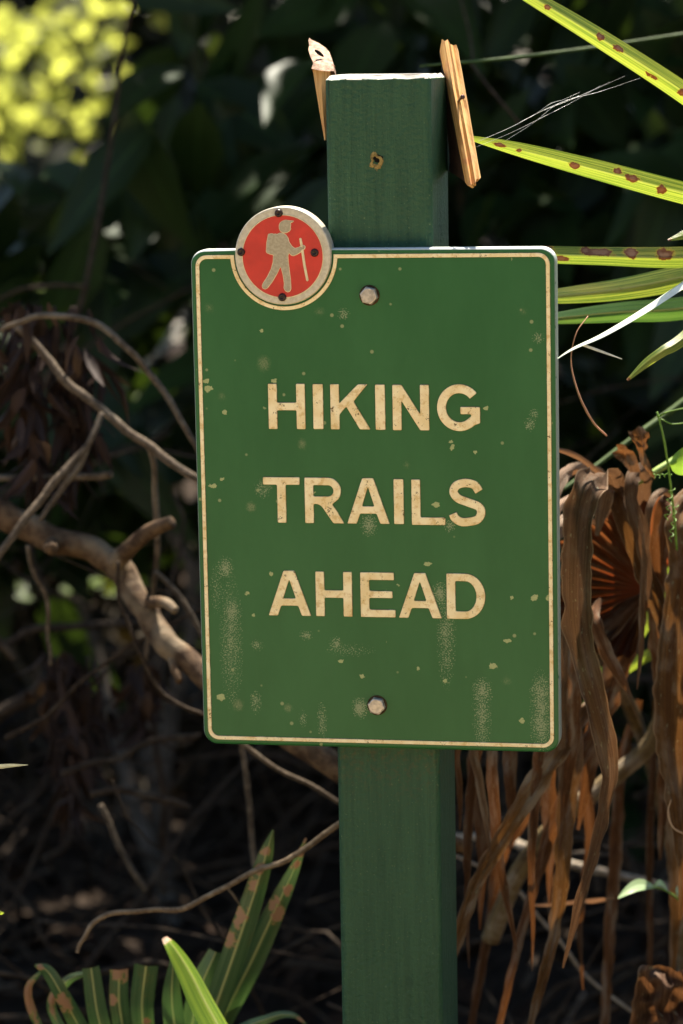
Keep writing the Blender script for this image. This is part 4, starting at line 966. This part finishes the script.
TW = [
    ('grey arching twig left of the medallion', [(2, 330, 2.95, 5), (18, 323, 2.94, 6), (50, 315, 2.93, 7), (90, 322, 2.93, 7.5), (125, 345, 2.92, 7), (150, 375, 2.92, 7), (175, 410, 2.91, 6.5), (198, 450, 2.9, 6), (225, 500, 2.9, 5)]),
    ('straight grey twig sloping down to the sign under the arching one', [(18, 325, 2.98, 8), (45, 355, 2.97, 8), (62, 378, 2.96, 9), (85, 396, 2.95, 9), (120, 425, 2.94, 9), (150, 447, 2.93, 9), (197, 477, 2.91, 8), (240, 500, 2.9, 6)]),
    ('thin vertical twig dropping from the sloping twig past the branch stub', [(149, 447, 2.93, 6), (154, 465, 2.935, 6), (156, 510, 2.95, 7), (156, 560, 2.97, 6), (150, 620, 2.99, 5), (146, 660, 3.0, 5)]),
    ('short twig running from the vertical twig down to the sign edge', [(156, 570, 2.97, 5), (176, 592, 2.96, 6), (192, 617, 2.95, 6), (212, 650, 2.94, 5)]),
    ('pale twig falling leftwards across the thick branch', [(102, 412, 2.93, 5), (92, 440, 2.92, 6), (68, 468, 2.91, 9), (45, 495, 2.9, 8), (20, 527, 2.89, 8), (-6, 560, 2.88, 8)]),
    ('thinner twin of the pale twig just behind it', [(100, 415, 2.97, 4), (80, 462, 2.97, 6), (60, 490, 2.97, 6), (40, 520, 2.96, 5)]),
    ('level twig stub above the thick branch at the left edge', [(-20, 478, 3.02, 7), (0, 478, 3.01, 7), (60, 479, 3.0, 7), (95, 476, 2.98, 8), (112, 474, 2.97, 8)]),
    ('crooked thin twig hanging under the thick branch', [(28, 545, 2.95, 5), (36, 575, 2.95, 5), (47, 605, 2.95, 5), (48, 640, 2.95, 4), (52, 665, 2.95, 4)]),
    ('long thin dark twig curving down from the branch fork', [(117, 560, 2.9, 4), (120, 600, 2.9, 4), (135, 640, 2.9, 4), (150, 675, 2.9, 4), (170, 700, 2.9, 4), (200, 713, 2.9, 4), (230, 730, 2.9, 3)]),
    ('pale curved twig with a hooked end in front of the lower left frond', [(77, 952, 2.66, 4), (84, 938, 2.66, 5), (98, 919, 2.66, 5.5), (125, 911, 2.66, 5.5), (155, 911, 2.66, 5.5), (180, 910, 2.66, 6), (210, 895, 2.66, 6), (250, 874, 2.66, 6), (290, 858, 2.66, 6), (320, 838, 2.66, 6.5), (350, 815, 2.66, 6.5), (420, 770, 2.68, 6)]),
    ('dim thick stick low at the left edge', [(-30, 735, 3.4, 16), (0, 714, 3.4, 16), (30, 697, 3.4, 16), (48, 682, 3.4, 18)]),
    ('dim level stick below the thick branch', [(-20, 655, 3.5, 7), (15, 640, 3.5, 8), (35, 628, 3.5, 9), (80, 627, 3.5, 8), (140, 622, 3.5, 8)]),
    ('wavy stick just above the lower forked stick', [(60, 775, 3.2, 6), (97, 761, 3.2, 7), (120, 758, 3.2, 7), (150, 741, 3.2, 7), (200, 735, 3.2, 6)]),
    ('lower stick with a drooping side shoot', [(90, 795, 3.1, 7), (115, 789, 3.1, 8), (140, 793, 3.1, 8), (170, 802, 3.1, 8), (190, 808, 3.1, 6)]),
    ('short twig slanting down below the lower stick', [(101, 806, 3.05, 6), (112, 832, 3.05, 6), (128, 862, 3.05, 6), (147, 890, 3.05, 6)]),
    ('upright thin twig below the sign left of the post', [(232, 690, 2.9, 5), (241, 746, 2.9, 5), (248, 795, 2.9, 6), (254, 857, 2.9, 6), (256, 900, 2.9, 4)]),
    ('slanting twig running from the sign bottom towards the post', [(225, 730, 2.85, 4), (246, 746, 2.85, 5), (285, 773, 2.85, 5), (328, 795, 2.85, 5), (360, 815, 2.85, 4)]),
]
for lb, p_ in TW:
    dim = lb.startswith(('dim', 'wavy', 'lower', 'long thin'))
    stalk('bare_twig', p_, M_TWIGD if dim else M_TAN_TWIG if lb.startswith('pale curved') else M_TWIG, lb, 'twig', 'bare twigs around the fallen branch', sub=9, sides=9, rough=.1, jit=.0025)
mb = MB(); twig(mb, [(226, 887, 2.66, 4), (232, 893, 2.66, 3.5), (240, 905, 2.66, 2)], sides=6)
hook = [o for o in col.objects if o.get('label', '').startswith('pale curved twig')][0]
mb.build('side_spur', M_TWIG, hook, origin=hook.location)
# hanging clumps of shrivelled leaves
M_SHRIV = leaf_mat('shrivelled_leaf', (.016, .009, .007), (.048, .026, .018), (.10, .06, .03), .1, .7, .2)
def clump(label, boxes, Y, n):
    x0, y0, x1, y1 = boxes; b = at((x0 + x1) / 2, y0, Y); mb = MB()
    for i in range(n):
        s = random.random(); px = (x0 + x1) / 2 + random.gauss(0, 1) * (x1 - x0) * .24 * (.6 + .6 * math.sin(s * 5)); py = y0 + (y1 - y0) * s
        p = at(px, py, Y + random.gauss(0, .03)); d = Vector((random.gauss(0, .3), random.gauss(0, .3), -1))
        leaf(mb, p, d + rdir() * .3, rdir(), random.uniform(.025, .06), random.uniform(.007, .016), random.uniform(-.9, .9), random.uniform(.3, 1.5))
    for i in range(5):
        px = random.uniform(x0 + 8, x1 - 8); twig(mb, [(px, y0 + 6, Y, 3), (px + random.uniform(-8, 8), (y0 + y1) / 2, Y, 2.5), (px + random.uniform(-12, 12), y1 - 10, Y, 1.5)], sides=5)
    o = mb.build('dead_leaf_clump', M_SHRIV, origin=b); o.location = b
    tag(o, label, 'dead leaves', 'hanging clumps of shrivelled leaves')
clump('hanging clump of shrivelled brown leaves at the left edge beside the arching twig', (-20, 300, 88, 470), 3.02, 150)
clump('smaller clump of shrivelled leaves hanging right of the big left edge clump', (55, 345, 100, 470), 3.05, 80)
clump('dark shrivelled leaf clump hanging below the thick branch near the bottom left', (38, 650, 105, 800), 3.3, 150)
clump('short reddish shrivelled leaf tuft under the thick branch near the sign', (125, 660, 160, 730), 3.3, 40)

# ------------------------------------------------------------------ shrubs, trees, thicket
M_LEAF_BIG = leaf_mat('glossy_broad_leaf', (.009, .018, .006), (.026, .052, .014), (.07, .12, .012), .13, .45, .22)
M_LEAF_TREE = leaf_mat('added_tree_leaf', (.025, .055, .016), (.05, .10, .025), (.20, .32, .04), .30, .45, .4)
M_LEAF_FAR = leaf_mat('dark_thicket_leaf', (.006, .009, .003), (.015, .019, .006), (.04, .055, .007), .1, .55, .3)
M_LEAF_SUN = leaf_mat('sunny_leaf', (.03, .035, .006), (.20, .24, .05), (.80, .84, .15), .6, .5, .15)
M_TRUNK = bark_mat('trunk_bark', (.05, .04, .03), (.14, .11, .085), (.2, .18, .15), 20, .4)

LIT = [at(px, py, Y) for px, py, Y in ((160, 345, 5.4), (560, 470, 2.66), (600, 476, 2.68), (640, 474, 2.69), (540, 853, 3.2), (565, 862, 3.2), (645, 886, 2.72), (600, 900, 2.77), (640, 650, 2.85), (120, 590, 2.92), (165, 630, 2.9), (195, 665, 2.88), (25, 766, 2.33))]
GLOW = [at(px, py, 4.7) for px, py in ((12, 335), (42, 328), (150, 406), (162, 440), (66, 592), (102, 572), (8, 292), (66, 300), (163, 540), (120, 245), (26, 215), (208, 330), (14, 590), (180, 640), (285, 75), (210, 48), (565, 40), (640, 300))]
SUNNY = [at(60, 75, 8.6), at(25, 95, 8.6), at(100, 110, 8.6), at(110, 40, 8.6)]
def shaded_ok(p):
    """False where a crown leaf would close one of the openings the sun falls through"""
    for q in LIT:
        d = p - q; k = d.dot(SUN)
        if k > .1 and (d - SUN * k).length < (.16 if q.y > 4 else .11): return False
    for q in GLOW:
        d = p - q; k = d.dot(SUN)
        if k > .1 and (d - SUN * k).length < .09: return False
    for q in SUNNY:
        d = p - q; k = d.dot(SUN)
        if k > .1 and (d - SUN * k).length < .75: return False
    return True
def lit_ok(p):
    for q, r in [(LIT[0], .17)] + [(g, .08) for g in GLOW]:
        d = p - q; k = d.dot(SUN)
        if k > -.05 and (d - SUN * k).length < r: return False
        v = (q - CAM).normalized(); e = p - CAM; k = e.dot(v)
        if k < (q - CAM).length and (e - v * k).length < r * .45: return False
    return True
def limb(mb, a, b, r0, r1, bow=.12, n=10):
    sd = random.random() * 30; P = []
    for i in range(n + 1):
        s = i / n; P.append(a.lerp(b, s) + Vector(mnoise.noise_vector((s * 2.2, sd, 0))) * bow * (a - b).length * math.sin(math.pi * s * .9))
    tube3(mb, P, [r0 + (r1 - r0) * i / n for i in range(n + 1)], 8, .12, sd); return P[-1]
def tree(base, height, lo, clumps, label, n, group='unseen trees added to shade the thicket', mat=None, L=.13):
    """trunk + limbs to clump centres + crown of separate leaves"""
    b = Vector(base); tr = empty('added_unseen_tree', b, label, 'tree', group)
    mb = MB(); top = limb(mb, b - Vector((0, 0, .2)), b + Vector((.1, -.1, height * .55)), .13, .09, .06)
    for c in clumps: limb(mb, top - Vector((0, 0, random.uniform(0, .5))), Vector(c[:3]), .045, .012, .15)
    mb.build('trunk', M_TRUNK, tr, origin=b)
    mb = MB(); tot = sum(c[3] * c[4] for c in clumps)
    for c in clumps:
        for i in range(int(n * c[3] * c[4] / tot)):
            v = rdir() * random.random() ** .45; p = Vector((c[0] + v.x * c[3], c[1] + v.y * c[4], c[2] + v.z * c[5]))
            if p.z < lo or not shaded_ok(p): continue
            leaf(mb, p, Vector((random.gauss(0, 1), random.gauss(0, 1), random.gauss(-.3, .5))), Vector((random.gauss(0, .5), random.gauss(0, .5), 1)), L * random.uniform(.7, 1.35), L * .45 * random.uniform(.7, 1.3))
    mb.build('crown', mat or M_LEAF_TREE, tr, origin=b)
    return tr
tree((-2.3, 5.2, 0), 3.4, 1.95, [(-1.5, 4.0, 2.55, 1.0, .9, .5), (-.6, 4.5, 2.6, 1.0, 1.0, .5), (-2.2, 5.6, 2.9, 1.1, 1.1, .7), (-1.0, 5.8, 2.8, 1.0, .9, .6), (-2.6, 4.3, 2.6, .9, .9, .6), (-.4, 3.5, 2.7, .75, .38, .3)], 'unseen leafy tree added overhead to shade the left of the thicket', 6600)  # unseen canopy added to darken the background; near clump shades the lower frond
tree((2.2, 5.0, 0), 3.6, 1.95, [(.4, 4.1, 2.55, 1.0, .9, .5), (1.3, 4.3, 2.6, 1.0, .9, .5), (.5, 5.5, 2.8, 1.1, 1.0, .6), (1.9, 5.6, 2.9, 1.1, 1.1, .7), (2.6, 4.4, 2.6, .9, .9, .6)], 'unseen leafy tree added overhead to shade the right of the thicket', 6400)  # unseen canopy added to keep sun and sky off the background
tree((.9, 7.6, 0), 4.2, 2.0, [(.8, 6.9, 3.0, 1.3, 1.0, .7), (2.2, 7.4, 3.2, 1.2, 1.2, .8), (.4, 8.2, 3.3, 1.0, 1.2, .8), (1.6, 8.8, 3.2, 1.2, 1.2, .8), (-.5, 7.3, 3.0, 1.0, .9, .5), (-1.5, 7.2, 3.0, 1.0, .9, .5), (.1, 8.3, 3.1, .9, .9, .5), (.9, 6.2, 3.1, 1.0, .8, .5), (-.3, 6.4, 3.1, 1.0, .8, .5)], 'unseen taller tree added to shade the middle of the thicket', 9000, L=.16)  # unseen crown, extra clumps added to stop sun leaking through

for (x, lb) in ((-3.6, 'unseen tree added left behind the viewer to block low sky light'), (.2, 'unseen tree added straight behind the viewer to block low sky light'), (4.0, 'unseen tree added right behind the viewer to block low sky light')):
    tree((x, -5.2, 0), 5.5, .3, [(x - .9, -5.0, 1.4, 1.5, 1.0, 1.2), (x + .9, -5.2, 1.6, 1.5, 1.0, 1.3), (x, -5.0, 3.4, 1.9, 1.2, 1.3), (x + .3, -5.4, 4.8, 1.5, 1.1, 1.0)], lb, 2600, 'unseen trees added to block low sky', L=.26)  # unseen trees added behind the camera to block low sky light
GAP = [(35, 95, 52, 58), (72, 115, 30, 38), (112, 35, 36, 48), (60, 30, 30, 30), (118, 182, 13, 17), (8, 60, 26, 70), (160, 345, 32, 28), (30, 330, 14, 14), (150, 405, 12, 12)]
def in_gap(p, grow=1.):
    x, y, d = proj(p)
    for (cx, cy, rx, ry) in GAP:
        if math.hypot((x - cx) / rx, (y - cy) / ry) < (1. + .55 * mnoise.noise((x * .06, y * .06, 0))) * grow: return True
    return False
def shrub(base, blobs, n, label, mat, L, W, hang=.5, gap=True, group='shrubs in the thicket'):
    b = Vector(base); sh = empty('broadleaf_shrub', b, label, 'shrub', group)
    mb = MB()
    for c in blobs: limb(mb, b + Vector((random.uniform(-.1, .1), random.uniform(-.1, .1), -.05)), Vector(c[:3]), .016, .005, .12)
    mb.build('stems', M_TRUNK, sh, origin=b)
    mb = MB(); tot = sum(c[3] * c[5] for c in blobs)
    for c in blobs:
        for i in range(int(n * c[3] * c[5] / tot)):
            v = rdir() * random.random() ** .4; p = Vector((c[0] + v.x * c[3], c[1] + v.y * c[4], c[2] + v.z * c[5]))
            if p.z < .03: continue
            d = Vector((random.gauss(0, .8), random.gauss(-.2, .6), random.gauss(-hang, .5))).normalized(); l_ = L * random.uniform(.7, 1.3)
            if gap and (in_gap(p, 1.1) or in_gap(p + d * l_ * .5, 1.1) or in_gap(p + d * l_, 1.1)): continue
            if gap and not lit_ok(p): continue
            leaf(mb, p, d, Vector((random.gauss(0, .6), random.gauss(-.7, .5), random.gauss(.6, .5))), l_, W * random.uniform(.75, 1.25), random.uniform(0, .35), random.uniform(.1, .45))
    mb.build('foliage', mat, sh, origin=b)
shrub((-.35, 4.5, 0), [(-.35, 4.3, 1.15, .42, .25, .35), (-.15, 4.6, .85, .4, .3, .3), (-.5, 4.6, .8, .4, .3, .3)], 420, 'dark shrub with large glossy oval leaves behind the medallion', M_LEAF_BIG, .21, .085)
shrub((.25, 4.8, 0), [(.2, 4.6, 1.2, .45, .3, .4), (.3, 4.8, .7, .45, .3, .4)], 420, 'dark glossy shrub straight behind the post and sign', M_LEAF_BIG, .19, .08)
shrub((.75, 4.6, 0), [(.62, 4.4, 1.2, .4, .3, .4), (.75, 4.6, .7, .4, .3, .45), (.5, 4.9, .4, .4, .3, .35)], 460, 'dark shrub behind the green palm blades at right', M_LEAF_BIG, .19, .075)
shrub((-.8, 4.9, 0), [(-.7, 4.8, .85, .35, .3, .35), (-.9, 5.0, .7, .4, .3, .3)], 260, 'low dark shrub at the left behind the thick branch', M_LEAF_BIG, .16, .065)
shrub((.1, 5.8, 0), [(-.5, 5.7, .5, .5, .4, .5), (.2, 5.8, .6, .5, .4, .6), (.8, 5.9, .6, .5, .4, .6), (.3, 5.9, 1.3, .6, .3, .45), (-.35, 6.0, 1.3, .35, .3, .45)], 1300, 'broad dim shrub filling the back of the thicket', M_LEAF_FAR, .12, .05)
shrub((-1.75, 8.7, 0), [(-1.0, 8.6, 1.28, .32, .3, .24), (-.75, 8.8, 1.33, .28, .3, .26), (-1.25, 8.7, 1.2, .35, .3, .25), (-.70, 8.6, 1.02, .10, .1, .08), (-1.6, 8.7, .9, .4, .3, .4)], 640, 'sunlit yellow green bush glowing through the gap at top left', M_LEAF_SUN, .062, .042, .2, False)
shrub((.0, 5.25, 0), [(-.5, 5.2, .3, .5, .3, .42), (.3, 5.3, .3, .6, .3, .45), (.85, 5.2, .35, .4, .3, .45)], 1500, 'low brownish shrub with small dim leaves over the litter', leaf_mat('brownish_leaf', (.012, .009, .005), (.04, .028, .014), (.06, .04, .01), .08, .7, .15), .075, .035)
shrub((1.0, 2.3, 0), [(.95, 2.2, .5, .30, .5, .5), (.98, 2.35, 1.1, .30, .5, .45), (1.3, 2.3, .8, .4, .5, .7)], 1100, 'unseen dark shrub added beyond the right frame edge to darken the post side', M_LEAF_FAR, .14, .07, gap=False)  # unseen shrub added to keep bounced light off the post side
b = at(100, 700, 4.75); b.z = 0
gs = empty('young_shrub', b, 'spindly young shrub with a few small sun touched yellow green leaves among the twigs', 'shrub', 'shrubs in the thicket')
mb = MB()
for q in GLOW[:14:2]: limb(mb, b, q + Vector((0, .05, 0)), .006, .002, .15)
mb.build('stems', M_TRUNK, gs, origin=b)
mb = MB()
for q in GLOW:
    for i in range(5):
        leaf(mb, q + rdir() * .025, Vector((random.gauss(0, 1), random.gauss(0, .6), random.gauss(-.3, .5))), Vector((random.gauss(0, .5), -.5, 1)), random.uniform(.03, .055), random.uniform(.02, .03))
mb.build('foliage', leaf_mat('young_leaf', (.05, .09, .012), (.12, .18, .025), (.42, .48, .06), .5, .45, .2), gs, origin=b)
# bleached leaf catching the sun behind the twigs
B = at(158, 350, 5.4); mb = MB()
for k_, (x0, y0, x1, y1, wd_) in enumerate(((182, 322, 136, 360, 9), (184, 330, 128, 345, 7), (180, 334, 134, 376, 8), (176, 322, 146, 332, 7), (182, 340, 150, 352, 7))):
    ribbon(mb, [(x0, y0, 5.4, wd_ * .5), ((x0 + x1) / 2, (y0 + y1) / 2 - 3, 5.36 - .01 * k_, wd_), (x1, y1, 5.32, 2)], n=16, m=6, fold=.5, twist=(.35, .35))
o = mb.build('bleached_leaf', plain('bleached', (.50, .45, .38), .6, .3), origin=B); o.location = B
tag(o, 'pale bleached leaf catching the sun behind the arching twig', 'dry leaf')
# far thicket behind everything: one mass
mb = MB()
for i in range(9000):
    x = random.uniform(-5, 5); y = 11 + random.random() * 2.2 + abs(x) * .1; z = random.random() ** .9 * 3.6
    leaf(mb, Vector((x, y, z)), Vector((random.gauss(0, 1), random.gauss(-.3, .5), random.gauss(-.4, .6))), Vector((random.gauss(0, .6), -.7, random.gauss(.5, .5))), random.uniform(.16, .30), random.uniform(.10, .16))
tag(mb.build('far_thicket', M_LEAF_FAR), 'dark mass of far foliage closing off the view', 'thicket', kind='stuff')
# tangle of dead twigs and leaf litter on the forest floor
mb = MB()
for i in range(620):
    x = random.uniform(-1.0, 1.0); y = random.uniform(3.05, 5.0); z = abs(random.gauss(0, .38)) + .03
    p = Vector((x, y, z)); d = Vector((random.gauss(0, 1), random.gauss(0, .6), random.gauss(.15, .45))).normalized(); l_ = random.uniform(.2, .6); sd = random.random() * 99
    P = [p + d * (l_ * k_ / 9) + Vector(mnoise.noise_vector((k_ * .3, sd, 1))) * .05 for k_ in range(10)]
    r0 = random.choice((.0012, .002, .003, .0045)); tube3(mb, P, [r0 * (1 - .6 * k_ / 9) for k_ in range(10)], 6, .15, sd)
tag(mb.build('twig_tangle', M_TWIGD), 'tangle of thin dead twigs in the dark undergrowth', 'twigs', kind='stuff')
mb = MB()
for i in range(5200):
    x = random.uniform(-2.2, 2.2); y = random.uniform(2.3, 7.5); z = gz(x, y) + .012 + random.random() ** 3 * .12
    leaf(mb, Vector((x, y, z)), Vector((random.gauss(0, 1), random.gauss(0, 1), random.gauss(0, .35))), Vector((random.gauss(0, .5), random.gauss(0, .5), 1)), random.uniform(.05, .11), random.uniform(.025, .05), random.uniform(-.4, .4), random.uniform(-.3, .6))
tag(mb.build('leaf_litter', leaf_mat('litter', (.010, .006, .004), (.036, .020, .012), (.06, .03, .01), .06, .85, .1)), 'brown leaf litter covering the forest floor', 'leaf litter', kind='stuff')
